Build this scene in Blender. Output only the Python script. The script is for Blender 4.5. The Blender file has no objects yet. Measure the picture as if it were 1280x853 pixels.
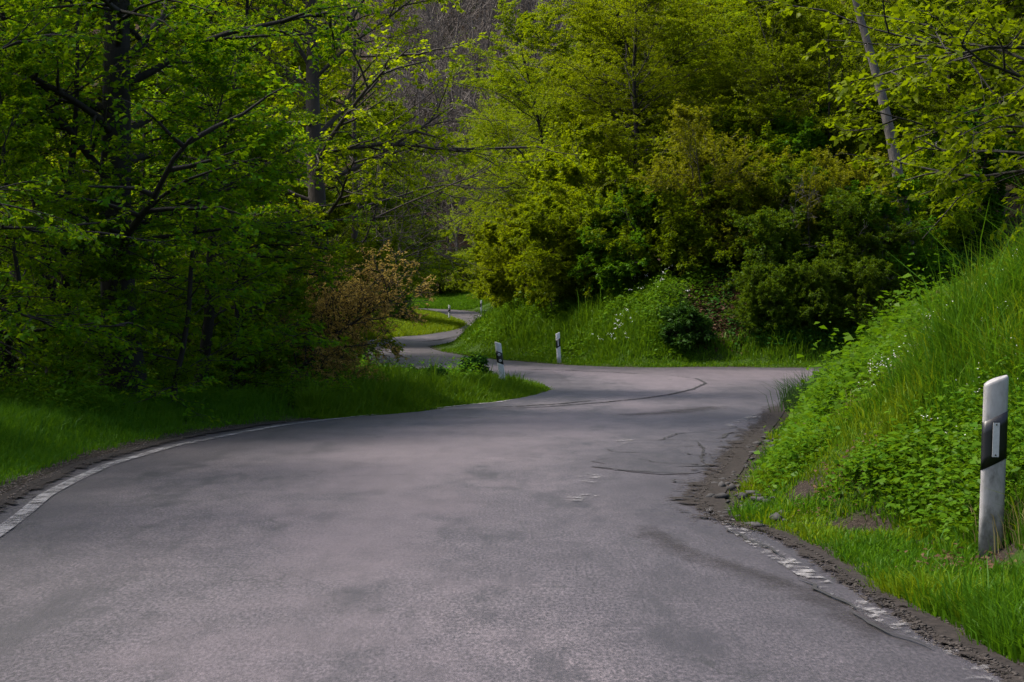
import bpy, math, random
import numpy as np
from mathutils import Vector, Matrix
from mathutils.geometry import delaunay_2d_cdt

rng = np.random.default_rng(7)
SC = bpy.context.scene
COL = SC.collection
F = 2133.3            # focal length in photo pixels (60 mm on a 36 mm sensor)
HOR = 417.0           # horizon row
CAMH = 1.25

# ------------------------------------------------------------------ helpers
def norm(a):
    return a / np.maximum(np.linalg.norm(a, axis=-1, keepdims=True), 1e-9)

def mesh_np(name, V, Q=None, T=None, mats=(), matidx=None, rnd=None, smooth=False, vcols=None):
    V = np.asarray(V, np.float32).reshape(-1, 3)
    Q = np.zeros((0, 4), np.int32) if Q is None else np.asarray(Q, np.int32).reshape(-1, 4)
    T = np.zeros((0, 3), np.int32) if T is None else np.asarray(T, np.int32).reshape(-1, 3)
    me = bpy.data.meshes.new(name)
    me.vertices.add(len(V)); me.vertices.foreach_set('co', V.ravel())
    nl = Q.size + T.size
    me.loops.add(nl)
    me.loops.foreach_set('vertex_index', np.concatenate([Q.ravel(), T.ravel()]).astype(np.int32))
    nf = len(Q) + len(T)
    me.polygons.add(nf)
    ls = np.concatenate([np.arange(len(Q)) * 4, len(Q) * 4 + np.arange(len(T)) * 3]).astype(np.int32)
    me.polygons.foreach_set('loop_start', ls)
    for m in mats: me.materials.append(m)
    if matidx is not None:
        me.polygons.foreach_set('material_index', np.asarray(matidx, np.int32))
    if smooth:
        me.polygons.foreach_set('use_smooth', np.ones(nf, bool))
    if rnd is not None:
        a = me.attributes.new('rnd', 'FLOAT', 'FACE')
        a.data.foreach_set('value', np.asarray(rnd, np.float32))
    if vcols is not None:
        for k, v in vcols.items():
            a = me.attributes.new(k, 'FLOAT', 'POINT')
            a.data.foreach_set('value', np.asarray(v, np.float32))
    me.update(calc_edges=True)
    me.validate()
    return me

def link(name, me, parent=None, kind=None, label=None, cat=None, group=None, loc=None):
    o = bpy.data.objects.new(name, me)
    COL.objects.link(o)
    if parent is not None: o.parent = parent
    if loc is not None: o.location = loc
    if kind: o['kind'] = kind
    if label: o['label'] = label
    if cat: o['category'] = cat
    if group: o['group'] = group
    return o

def _hash(ix, iy, seed):
    n = (ix.astype(np.int64) * 374761393 + iy.astype(np.int64) * 668265263 + seed * 982451653) & 0x7fffffff
    n = ((n ^ (n >> 13)) * 1274126177) & 0x7fffffff
    return ((n ^ (n >> 16)) & 0xffff) / 65535.0

def vnoise(x, y, seed=0):
    x = np.asarray(x, float); y = np.asarray(y, float)
    ix = np.floor(x); iy = np.floor(y)
    fx = x - ix; fy = y - iy
    fx = fx * fx * (3 - 2 * fx); fy = fy * fy * (3 - 2 * fy)
    a = _hash(ix, iy, seed); b = _hash(ix + 1, iy, seed)
    c = _hash(ix, iy + 1, seed); d = _hash(ix + 1, iy + 1, seed)
    return (a * (1 - fx) + b * fx) * (1 - fy) + (c * (1 - fx) + d * fx) * fy

def fbm(x, y, seed=0, oct=3):
    s = 0; amp = 0.5; f = 1
    for k in range(oct):
        s = s + amp * vnoise(x * f, y * f, seed + k * 17); amp *= .5; f *= 2.03
    return s

def sstep(a, b, x):
    t = np.clip((x - a) / (b - a), 0, 1)
    return t * t * (3 - 2 * t)

# ------------------------------------------------------------------ materials
def new_mat(name):
    m = bpy.data.materials.new(name); m.use_nodes = True
    nt = m.node_tree; nt.nodes.clear()
    out = nt.nodes.new('ShaderNodeOutputMaterial')
    return m, nt, out

class N:
    """tiny node wiring helper"""
    def __init__(s, nt): s.nt = nt
    def node(s, t, **kw):
        n = s.nt.nodes.new(t)
        for k, v in kw.items(): setattr(n, k, v)
        return n
    def l(s, a, b): s.nt.links.new(a, b)
    def attr(s, name):
        return s.node('ShaderNodeAttribute', attribute_name=name).outputs['Fac']
    def pos(s, scale=(1, 1, 1), obj=False):
        t = s.node('ShaderNodeTexCoord')
        mp = s.node('ShaderNodeMapping'); mp.inputs['Scale'].default_value = scale
        if obj: s.l(t.outputs['Object'], mp.inputs['Vector'])
        else:
            g = s.node('ShaderNodeNewGeometry'); s.l(g.outputs['Position'], mp.inputs['Vector'])
        return mp.outputs['Vector']
    def noise(s, vec, scale, detail=4, rough=.55):
        n = s.node('ShaderNodeTexNoise'); n.inputs['Scale'].default_value = scale
        n.inputs['Detail'].default_value = detail; n.inputs['Roughness'].default_value = rough
        s.l(vec, n.inputs['Vector']); return n.outputs['Fac']
    def ramp(s, fac, stops):
        r = s.node('ShaderNodeValToRGB'); e = r.color_ramp.elements
        while len(e) < len(stops): e.new(0.5)
        for i, (p, c) in enumerate(stops):
            e[i].position = p; e[i].color = (*c, 1) if len(c) == 3 else c
        s.l(fac, r.inputs['Fac']); return r.outputs['Color']
    def mapr(s, v, a, b, c=0., d=1.):
        m = s.node('ShaderNodeMapRange'); m.inputs[1].default_value = a; m.inputs[2].default_value = b
        m.inputs[3].default_value = c; m.inputs[4].default_value = d; s.l(v, m.inputs[0]); return m.outputs[0]
    def mix(s, fac, a, b, mode='MIX'):
        m = s.node('ShaderNodeMix', data_type='RGBA', blend_type=mode)
        if isinstance(fac, (int, float)): m.inputs[0].default_value = fac
        else: s.l(fac, m.inputs[0])
        for v, k in ((a, 6), (b, 7)):
            if isinstance(v, tuple): m.inputs[k].default_value = (*v, 1)
            else: s.l(v, m.inputs[k])
        return m.outputs[2]
    def math(s, op, a, b=0.):
        m = s.node('ShaderNodeMath', operation=op)
        for i, v in enumerate((a, b)):
            if isinstance(v, (int, float)): m.inputs[i].default_value = v
            else: s.l(v, m.inputs[i])
        return m.outputs[0]

def leaf_mat(name, dark, light, trans, tfac=.45, objvar=.12):
    m, nt, out = new_mat(name); n = N(nt)
    c = n.ramp(n.attr('rnd'), [(0., dark), (1., light)])
    oi = n.node('ShaderNodeObjectInfo')
    hsv = n.node('ShaderNodeHueSaturation')
    n.l(n.mapr(oi.outputs['Random'], 0, 1, .5 - objvar * .12, .5 + objvar * .12), hsv.inputs['Hue'])
    n.l(n.mapr(oi.outputs['Random'], 0, 1, 1 - objvar, 1 + objvar), hsv.inputs['Value'])
    n.l(c, hsv.inputs['Color'])
    d = n.node('ShaderNodeBsdfDiffuse'); n.l(hsv.outputs[0], d.inputs['Color'])
    t = n.node('ShaderNodeBsdfTranslucent'); t.inputs['Color'].default_value = (*trans, 1)
    mx = n.node('ShaderNodeMixShader'); mx.inputs[0].default_value = tfac
    n.l(d.outputs[0], mx.inputs[1]); n.l(t.outputs[0], mx.inputs[2])
    g = n.node('ShaderNodeBsdfGlossy'); g.inputs['Roughness'].default_value = .45
    g.inputs['Color'].default_value = (.6, .6, .6, 1)
    m2 = n.node('ShaderNodeMixShader'); m2.inputs[0].default_value = .008
    n.l(mx.outputs[0], m2.inputs[1]); n.l(g.outputs[0], m2.inputs[2])
    n.l(m2.outputs[0], out.inputs[0])
    return m

def bark_mat(name, a, b, scale=6):
    m, nt, out = new_mat(name); n = N(nt)
    v = n.pos((1, 1, .3), obj=True)
    nz = n.noise(v, scale, 6, .65)
    p = n.node('ShaderNodeBsdfPrincipled'); p.inputs['Roughness'].default_value = .9
    n.l(n.ramp(nz, [(.3, a), (.7, b)]), p.inputs['Base Color'])
    bp = n.node('ShaderNodeBump'); bp.inputs['Strength'].default_value = .6; bp.inputs['Distance'].default_value = .03
    n.l(n.noise(v, scale * 4, 4), bp.inputs['Height']); n.l(bp.outputs[0], p.inputs['Normal'])
    n.l(p.outputs[0], out.inputs[0]); return m

M = {}
M['hornbeam'] = leaf_mat('hornbeam_leaf', (.032, .12, .002), (.080, .185, .003), (.24, .38, .003), .46)
M['yellow'] = leaf_mat('spring_leaf', (.082, .130, .001), (.155, .200, .002), (.28, .35, .002), .42, .2)
M['lime'] = leaf_mat('lime_leaf', (.12, .17, .001), (.20, .25, .002), (.40, .50, .002), .45, .1)
M['mid'] = leaf_mat('mid_leaf', (.058, .112, .001), (.120, .175, .002), (.22, .30, .002), .42, .18)
M['bright'] = leaf_mat('bright_leaf', (.03, .10, .003), (.07, .16, .005), (.12, .24, .004), .4)
M['bud'] = leaf_mat('budding_leaf', (.10, .115, .003), (.165, .175, .005), (.26, .28, .004), .35)
M['blossom'] = leaf_mat('copper_leaf', (.22, .15, .035), (.38, .27, .08), (.44, .32, .07), .35)
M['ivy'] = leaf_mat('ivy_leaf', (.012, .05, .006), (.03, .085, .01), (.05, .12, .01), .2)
M['dry'] = leaf_mat('dry_leaf', (.06, .034, .02), (.13, .078, .048), (.08, .045, .02), .2)
M['straw'] = leaf_mat('straw', (.16, .13, .05), (.28, .24, .11), (.2, .17, .06), .3, 0)
M['white'] = leaf_mat('white_petal', (.55, .56, .52), (.8, .8, .76), (.5, .5, .45), .3, 0)
M['grass'] = leaf_mat('grass_blade', (.022, .09, .004), (.075, .16, .008), (.10, .22, .006), .38)
M['grass_y'] = leaf_mat('sunny_grass_blade', (.05, .115, .002), (.15, .20, .010), (.2, .27, .005), .38)
M['grass_m'] = leaf_mat('bank_grass_blade', (.025, .095, .003), (.10, .17, .008), (.12, .22, .005), .35)
M['grass_b'] = leaf_mat('bluish_grass_blade', (.03, .085, .022), (.08, .16, .05), (.08, .16, .03), .3)
M['herb'] = leaf_mat('herb_leaf', (.03, .10, .004), (.085, .17, .006), (.12, .22, .005), .35)
M['bark'] = bark_mat('dark_bark', (.006, .005, .004), (.02, .017, .013))
M['bark_brown'] = bark_mat('brown_bark', (.016, .012, .010), (.05, .038, .032))
M['bark_grey'] = bark_mat('grey_bark', (.035, .031, .028), (.13, .115, .105))
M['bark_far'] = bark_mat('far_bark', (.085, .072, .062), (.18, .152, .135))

def asphalt(name, base=1.0, tint=(1, 1, 1), patch=False):
    m, nt, out = new_mat(name); n = N(nt)
    v = n.pos()
    v2 = n.pos((1., .42, 1))
    big = n.noise(v2, .55, 4, .6)
    mid = n.noise(n.pos((1, .5, 1)), 5., 6, .7)
    fine = n.noise(n.pos((1, .36, 1)), 60, 4, .8)
    c1 = n.ramp(big, [(.30, (.060 * base, .056 * base, .062 * base)), (.5, (.105 * base, .098 * base, .104 * base)), (.70, (.165 * base, .150 * base, .150 * base))])
    c2 = n.mix(n.mapr(mid, .35, .65), c1, (.055 * base, .052 * base, .056 * base), 'MIX')
    c2 = n.mix(.6, c1, c2)
    agg = n.ramp(fine, [(.36, (.25, .25, .27)), (.5, (.95, .95, .95)), (.64, (1.95, 1.88, 1.88))])
    c3 = n.mix(.95, c2, agg, 'MULTIPLY')
    # dark worn blotches
    bl = n.noise(n.pos((1.3, .28, 1)), 1.6, 8, .76)
    c4 = n.mix(n.mapr(bl, .50, .62, 0, .85), c3, (.04 * base, .039 * base, .042 * base))
    ed = n.math('ADD', n.attr('edge'), n.mapr(n.noise(n.pos((1, .5, 1)), 1.1, 5, .7), .25, .75, -.9, .9))
    c4 = n.mix(n.mapr(ed, .1, 1.5, .62, 0), c4, (.034 * base, .031 * base, .036 * base))
    c4 = n.mix(n.mapr(ed, 1.5, 2.5, 0, .45), c4, (.19 * base, .165 * base, .172 * base))
    c4 = n.mix(1., c4, (1.04, .975, 1.05), 'MULTIPLY')
    # fine cracks
    vo = n.node('ShaderNodeTexVoronoi', feature='DISTANCE_TO_EDGE'); vo.inputs['Scale'].default_value = .9
    wv = n.node('ShaderNodeVectorMath', operation='ADD')
    nn = n.node('ShaderNodeTexNoise'); nn.inputs['Scale'].default_value = 2.2; nn.inputs['Detail'].default_value = 5; n.l(v, nn.inputs['Vector'])
    n.l(v, wv.inputs[0]); n.l(nn.outputs['Color'], wv.inputs[1]); n.l(wv.outputs[0], vo.inputs['Vector'])
    gate = n.mapr(n.noise(v, .45, 2), .52, .62)
    cr = n.math('MULTIPLY', n.mapr(vo.outputs['Distance'], .004, .016, 1, 0), gate)
    c5 = n.mix(n.math('MULTIPLY', cr, .75), c4, (.02, .019, .02))
    p = n.node('ShaderNodeBsdfPrincipled')
    n.l(c5, p.inputs['Base Color'])
    n.l(n.mapr(big, .3, .7, .62, .5), p.inputs['Roughness'])
    p.inputs['Specular IOR Level'].default_value = .45
    bp = n.node('ShaderNodeBump'); bp.inputs['Strength'].default_value = .55; bp.inputs['Distance'].default_value = .006
    hh = n.math('ADD', fine, n.math('MULTIPLY', mid, 1.5))
    n.l(hh, bp.inputs['Height']); n.l(bp.outputs[0], p.inputs['Normal'])
    n.l(p.outputs[0], out.inputs[0]); return m
M['asphalt'] = asphalt('asphalt', .68)
M['asphalt_patch'] = asphalt('asphalt_patch', .54)
M['asphalt_smooth'] = asphalt('asphalt_resurfaced', .77)

def paint_mat(name, lo, hi, col=(.62, .60, .60), scale=5.):
    m, nt, out = new_mat(name); n = N(nt)
    v = n.pos((1, 1, 1))
    a = n.noise(v, scale, 4, .6); a2 = n.noise(v, 45, 4, .75); a3 = n.noise(v, 1.6, 3)
    fac = n.mapr(n.math('ADD', n.math('ADD', n.math('MULTIPLY', a, .45), n.math('MULTIPLY', a2, .3)), n.math('MULTIPLY', a3, .25)), lo, hi)
    p = n.node('ShaderNodeBsdfPrincipled'); p.inputs['Roughness'].default_value = .7
    n.l(n.ramp(n.noise(v, 22, 4), [(.3, tuple(c * .6 for c in col)), (.7, col)]), p.inputs['Base Color'])
    t = n.node('ShaderNodeBsdfTransparent')
    mx = n.node('ShaderNodeMixShader'); n.l(fac, mx.inputs[0]); n.l(t.outputs[0], mx.inputs[1]); n.l(p.outputs[0], mx.inputs[2])
    n.l(mx.outputs[0], out.inputs[0]); return m
M['paint'] = paint_mat('worn_road_paint', .42, .55, scale=7., col=(.25, .24, .245))
M['paint_worn'] = paint_mat('flaking_road_paint', .52, .61, scale=9., col=(.24, .23, .235))

def film_mat(name, ca, cb, lo=.38, hi=.52, top=1.):
    m, nt, out = new_mat(name); n = N(nt)
    v = n.pos(); v2 = n.pos((1, .6, 1))
    a = n.noise(v2, 7, 6, .75); b = n.noise(v, 30, 4, .75)
    f = n.math('ADD', n.attr('fade'), n.mapr(n.math('ADD', n.math('MULTIPLY', a, .7), n.math('MULTIPLY', b, .3)), .35, .65, -.55, .55))
    p = n.node('ShaderNodeBsdfPrincipled'); p.inputs['Roughness'].default_value = .95; p.inputs['Specular IOR Level'].default_value = .15
    n.l(n.ramp(b, [(.3, ca), (.7, cb)]), p.inputs['Base Color'])
    bp = n.node('ShaderNodeBump'); bp.inputs['Strength'].default_value = .5; bp.inputs['Distance'].default_value = .008
    n.l(b, bp.inputs['Height']); n.l(bp.outputs[0], p.inputs['Normal'])
    t = n.node('ShaderNodeBsdfTransparent'); mx = n.node('ShaderNodeMixShader')
    n.l(n.mapr(f, lo, hi, 0, top), mx.inputs[0]); n.l(t.outputs[0], mx.inputs[1]); n.l(p.outputs[0], mx.inputs[2])
    n.l(mx.outputs[0], out.inputs[0]); return m
M['soil_film'] = film_mat('soil_and_crumbs', (.009, .008, .0075), (.040, .033, .030))
M['tar_film'] = film_mat('dark_tar_stain', (.022, .020, .022), (.045, .042, .044), .15, 1.2, .55)
def simple(name, col, rough=.6, var=.0, scale=20, metal=0, spec=.5):
    m, nt, out = new_mat(name); n = N(nt)
    p = n.node('ShaderNodeBsdfPrincipled'); p.inputs['Roughness'].default_value = rough
    p.inputs['Metallic'].default_value = metal; p.inputs['Specular IOR Level'].default_value = spec
    if var:
        n.l(n.ramp(n.noise(n.pos(obj=True), scale, 5, .65), [(.3, tuple(c * (1 - var) for c in col)), (.7, tuple(min(1, c * (1 + var)) for c in col))]), p.inputs['Base Color'])
    else: p.inputs['Base Color'].default_value = (*col, 1)
    n.l(p.outputs[0], out.inputs[0]); return m
M['crack'] = simple('crack_tar', (.014, .013, .014), .85)
M['stone'] = simple('gravel_stone', (.12, .095, .08), .9, .5, 9)
M['soilstone'] = simple('soil_crumb', (.038, .031, .027), .95, .5, 9)
M['chunk'] = simple('asphalt_chunk', (.035, .033, .034), .9, .4, 14)
M['black'] = simple('black_film', (.006, .006, .008), .35)
M['reflector'] = simple('reflector_lens', (.42, .42, .43), .35, .12, 60)
M['screw'] = simple('rivet_metal', (.06, .06, .06), .5, 0, 1, .6)

def post_mat():
    m, nt, out = new_mat('weathered_white_plastic'); n = N(nt)
    v = n.pos((1, 1, .45), obj=True)
    a = n.noise(v, 13, 7, .7); b = n.noise(n.pos((1, 1, 1), obj=True), 60, 4, .7); z = n.noise(v, 3.2, 3)
    c = n.ramp(a, [(.36, (.13, .125, .12)), (.5, (.26, .25, .25)), (.7, (.34, .33, .34))])
    c = n.mix(n.mapr(z, .48, .62, 0, .8), c, n.ramp(b, [(.35, (.10, .095, .09)), (.65, (.36, .35, .34))]))
    p = n.node('ShaderNodeBsdfPrincipled'); p.inputs['Roughness'].default_value = .5
    n.l(c, p.inputs['Base Color']); n.l(p.outputs[0], out.inputs[0]); return m
M['post'] = post_mat()

M['post_clean'] = simple('white_plastic', (.55, .55, .56), .45, .18, 9)  # post white raised in colour to offset the shade on the farther posts
def ground_mat():
    m, nt, out = new_mat('soil_and_turf'); n = N(nt)
    v = n.pos()
    a = n.noise(v, 5, 6, .7); b = n.noise(v, 40, 4, .7); c = n.noise(v, 1.1, 4, .6)
    dirt = n.ramp(b, [(.3, (.012, .0095, .008)), (.55, (.036, .028, .023)), (.75, (.085, .068, .057))])
    turf = n.ramp(a, [(.3, (.014, .03, .004)), (.6, (.03, .06, .006)), (.75, (.06, .06, .02))])
    litter = n.ramp(n.noise(v, 18, 5, .75), [(.32, (.012, .008, .005)), (.52, (.04, .025, .015)), (.7, (.09, .055, .035))])
    litter = n.mix(n.mapr(c, .5, .62, 0, .8), litter, (.016, .032, .005))
    col = n.mix(n.attr('turf'), dirt, turf)
    col = n.mix(n.attr('litter'), col, litter)
    p = n.node('ShaderNodeBsdfPrincipled'); p.inputs['Roughness'].default_value = .95; p.inputs['Specular IOR Level'].default_value = .1
    n.l(col, p.inputs['Base Color'])
    bp = n.node('ShaderNodeBump'); bp.inputs['Strength'].default_value = .9; bp.inputs['Distance'].default_value = .04
    n.l(n.noise(v, 22, 5, .7), bp.inputs['Height']); n.l(bp.outputs[0], p.inputs['Normal'])
    n.l(p.outputs[0], out.inputs[0]); return m
M['ground'] = ground_mat()

# ------------------------------------------------------------------ terrain
def zroad(y):
    y = np.asarray(y, float)
    t = np.clip(y - 35, 0, 115)
    return .00315 * t ** 1.5 + np.clip(y - 150, 0, 1e9) * .02

_ys = np.linspace(2, 150, 6000)
_rows = HOR + F * (CAMH - zroad(_ys)) / _ys
def depth(row):
    return float(np.interp(-row, -_rows, _ys))
def G(px, py):
    d = depth(py); return ((px - 640) / F * d, d)
def X(px, d): return (px - 640) / F * d

outline = [  # label of the side each stretch of edge looks at, then points
 ('bank', [(1.9, -8), (1.9, 3), (1.82, 6.5), (1.76, 7.5), (1.72, 8.6), (1.68, 9.6), (1.63, 10.6), G(903, 655), G(888, 638), G(878, 624), G(890, 608), G(904, 594), G(914, 577),
           G(930, 556), G(958, 528), G(978, 503), G(992, 485), (7.6, 41), (10.5, 44), (18, 46.5), (32, 48)]),
 ('hill', [(32, 55), (18, 54), G(1005, 460), G(900, 459), G(800, 459.5), G(720, 457), G(650, 452), G(600, 447.5), G(568, 442.5), G(546, 438), G(538, 434),
           G(557, 429.5), G(584, 424), G(606, 416), G(618, 407), G(611, 398.5), G(604, 393.5), G(595, 390.3), G(584, 389)]),
 ('beyond', [G(575, 388), G(560, 387), G(530, 385.8), (-14, 141), (-30, 143)]),
 ('isle_far', [(-30, 137), (-14, 134), G(530, 390.5), G(557, 396), G(575, 402), G(581, 406), G(569, 412), G(548, 416), G(527, 419), G(500, 421), G(478, 422.5)]),
 ('left_turn', [G(455, 427), G(443, 434), G(440, 443), G(448, 455)]),
 ('isle', [G(465, 463), G(495, 465), G(530, 465.5), G(569, 466.5), G(620, 470), G(660, 477), G(681, 482.5), G(688, 487), G(674, 492.5), G(648, 498), G(622, 502), G(557, 510), G(507, 516.5)]),
 ('left', [(-2.72, 25.0), (-3.45, 23.2), (-3.85, 21), (-4.05, 18.8), (-4.1, 16.2), (-3.85, 13.2), (-3.45, 10.4), (-3.1, 7), (-2.9, 3), (-2.9, -8)]),
]
ctrl = []; lab = []
for L_, pts in outline:
    for p in pts: ctrl.append(p); lab.append(L_)
ctrl = np.array(ctrl, float)
def catmull(P, labs, step):
    out = []; ol = []
    n = len(P)
    for i in range(n):
        p0, p1, p2, p3 = P[i - 1], P[i], P[(i + 1) % n], P[(i + 2) % n]
        seg = np.linalg.norm(p2 - p1)
        k = max(2, int(seg / step))
        # centripetal-like tension: limit tangents to the segment length
        t1 = (p2 - p0) * .5; t2 = (p3 - p1) * .5
        for tt in (t1, t2):
            ln = np.linalg.norm(tt)
            if ln > seg: tt *= seg / ln
        if seg > 12: t1 = t2 = p2 - p1
        u = np.linspace(0, 1, k, endpoint=False)[:, None]
        h = (2 * u**3 - 3 * u**2 + 1) * p1 + (u**3 - 2 * u**2 + u) * t1 + (-2 * u**3 + 3 * u**2) * p2 + (u**3 - u**2) * t2
        out.append(h); ol += [labs[i]] * k
    return np.concatenate(out), ol
poly, plab = catmull(ctrl, lab, .45)
# ragged asphalt edge
pn = np.stack([fbm(poly[:, 0] * 2.2, poly[:, 1] * 2.2, 3) - .45, fbm(poly[:, 0] * 2.2, poly[:, 1] * 2.2, 9) - .45], 1)
amp = np.where(poly[:, 1] < 60, .16, .1)[:, None]
poly = poly + pn * amp
LABS = ['bank', 'hill', 'isle_far', 'left_turn', 'isle', 'left', 'beyond']
A = poly; B = np.roll(poly, -1, axis=0)
segl = np.array([LABS.index(s) for s in plab])

def road_fields(x, y):
    """inside flag, distance to edge, blend weights per side label"""
    n = len(x); ins = np.zeros(n, bool); dm = np.full((n, len(LABS)), 1e9)
    ab = B - A; L2 = (ab**2).sum(1)
    for s in range(0, n, 6000):
        xs = x[s:s + 6000, None]; ys = y[s:s + 6000, None]
        t = np.clip(((xs - A[:, 0]) * ab[:, 0] + (ys - A[:, 1]) * ab[:, 1]) / L2, 0, 1)
        d2 = (xs - A[:, 0] - t * ab[:, 0])**2 + (ys - A[:, 1] - t * ab[:, 1])**2
        for k in range(len(LABS)):
            dm[s:s + 6000, k] = np.sqrt(d2[:, segl == k].min(1))
        c = (A[:, 1] > ys) != (B[:, 1] > ys)
        with np.errstate(divide='ignore', invalid='ignore'):
            xi = A[:, 0] + (ys - A[:, 1]) / (B[:, 1] - A[:, 1]) * ab[:, 0]
        ins[s:s + 6000] = (np.sum(c & (xs < xi), axis=1) % 2) == 1
    return ins, dm

def terrain_fields(x, y):
    ins, dm = road_fields(x, y)
    d = dm.min(1)
    w = 1 / (dm + .05)**3; w /= w.sum(1, keepdims=True)
    zr = zroad(y)
    toe = .85 - .45 * sstep(10.2, 12.5, y) + .3 * sstep(36, 40, y)
    db = np.maximum(0, d - toe)
    hb = 6.5 * (1 - np.exp(-.81 * db / 6.5)) * (1 - .15 * np.exp(-db)) + .03 * sstep(0, .5, d)
    hb = hb + (fbm(x * .75, y * .75, 5) - .47) * 1.1 * sstep(.2, 1.6, db)
    vw = np.where(y < 62, 1.1, .8)
    hh = .10 * np.clip(d, 0, 1) + (.85 - .15 * sstep(60, 70, y)) * np.clip(d - vw, 0, 3.4) + .48 * np.clip(d - vw - 3.4, 0, 70)
    hh = hh + (fbm(x * .5, y * .5, 8) - .45) * 1.0 * sstep(1.2, 4, d)
    hl = .10 * sstep(.2, 1.2, d) + .02 * d + .38 * np.clip(d - 22, 0, 60) + (fbm(x * .8, y * .8, 12) - .45) * .25 * sstep(.4, 2, d)
    hi = .07 * sstep(0, 1.3, d) + (fbm(x * 1.2, y * 1.2, 14) - .45) * .15 * sstep(.3, 1.2, d)
    hf = .12 * sstep(0, 1.5, d) + .03 * d + .3 * np.clip(d - 12, 0, 60)
    ht = .25 * sstep(0, 1.5, d) + .03 * d + .35 * np.clip(d - 14, 0, 60)
    h = w[:, 0] * hb + w[:, 1] * hh + w[:, 2] * hf + w[:, 3] * ht + w[:, 4] * hi + w[:, 5] * hl + w[:, 6] * (.1 * sstep(0, 1, d) + .05 * d)
    h = h + .5 * np.clip(y - 150, 0, 170) * sstep(148, 175, y)
    z = zr + np.where(ins, -.022 - np.minimum(.2, d * .35), h - .018 * (1 - sstep(0, .15, d)))
    z = z - np.where(ins, 0, 0)
    return z, np.where(ins, -d, d), w

NS, NY = 300, 420
gy = np.concatenate([np.linspace(-8, 6, 24, endpoint=False), np.geomspace(6, 420, NY - 24)])
gs = np.linspace(-1, 1, NS); gs = np.sign(gs) * np.abs(gs)**1.25
def wid(y): return 12 + .62 * np.maximum(y, 0)
GX = gs[None, :] * wid(gy)[:, None]; GY = np.repeat(gy[:, None], NS, 1)
tz, td, tw = terrain_fields(GX.ravel(), GY.ravel())
TZ = tz.reshape(NY, NS); TD = td.reshape(NY, NS); TW = tw.reshape(NY, NS, len(LABS))

def _cell(x, y):
    i = np.clip(np.searchsorted(gy, y) - 1, 0, NY - 2)
    fy = np.clip((y - gy[i]) / (gy[i + 1] - gy[i]), 0, 1)
    s = np.clip(x / wid(y), -1, 1)
    j = np.clip(np.searchsorted(gs, s) - 1, 0, NS - 2)
    fx = np.clip((s - gs[j]) / (gs[j + 1] - gs[j]), 0, 1)
    return i, j, fx, fy
def samp(Fd, x, y):
    x = np.asarray(x, float); y = np.asarray(y, float)
    i, j, fx, fy = _cell(x, y)
    if Fd.ndim == 3: fx = fx[..., None]; fy = fy[..., None]
    return (Fd[i, j] * (1 - fx) + Fd[i, j + 1] * fx) * (1 - fy) + (Fd[i + 1, j] * (1 - fx) + Fd[i + 1, j + 1] * fx) * fy
def H(x, y): return float(samp(TZ, np.array([x]), np.array([y]))[0])

def _soil(x, y):
    m = np.zeros(len(x))
    for cx, cy, rx, ry in [(2.20, 10.75, .34, .46), (2.42, 10.0, .26, .34), (2.62, 9.22, .2, .2), (2.05, 12.0, .18, .34)]:
        m = np.maximum(m, 1 - sstep(.6, 1.3, ((x - cx) / rx)**2 + ((y - cy) / ry)**2))
    return m
idx = np.arange(NY * NS).reshape(NY, NS)
Q = np.stack([idx[:-1, :-1], idx[:-1, 1:], idx[1:, 1:], idx[1:, :-1]], -1).reshape(-1, 4)
d_ = td
g1 = np.where(tw[:, 0] > .5, .18 + .1 * sstep(11, 14, GY.ravel()), .45)
g1 = np.where(tw[:, 5] > .5, .26, g1); g1 = np.where(tw[:, 1] > .5, .15, g1); g1 = np.where(tw[:, 4] > .5, .12, g1)
turf = sstep(g1 - .12, g1 + .25, d_ + (fbm(GX.ravel() * 2, GY.ravel() * 2, 21) - .45) * .5)
litter = tw[:, 1] * sstep(3.2, 5.5, d_ + (fbm(GX.ravel() * .4, GY.ravel() * .4, 22) - .45) * 4)
litter = np.maximum(litter, (tw[:, 5] + tw[:, 3]) * sstep(3., 5., d_))
litter = np.maximum(litter, sstep(9, 12, d_)); litter = np.maximum(litter, tw[:, 6] * sstep(1.5, 3, d_)); litter = np.maximum(litter, sstep(139, 144, GY.ravel()) * sstep(2, 4, d_))
xx, yy = GX.ravel(), GY.ravel()
litter = np.maximum(litter, tw[:, 1] * sstep(.10, .12, xx / np.maximum(yy, 1)) * sstep(1.5, 2.4, d_) * (yy > 45))
sl_ = _soil(xx, yy); turf = turf * (1 - sl_); tz = tz - .06 * sl_ * fbm(xx * 6, yy * 6, 98)
me = mesh_np('ground', np.stack([GX.ravel(), GY.ravel(), tz], 1), Q, mats=[M['ground']], smooth=True, vcols={'turf': turf, 'litter': litter})
link('ground', me, kind='structure', label='grassy and leaf strewn ground of the valley either side of the road')

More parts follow.
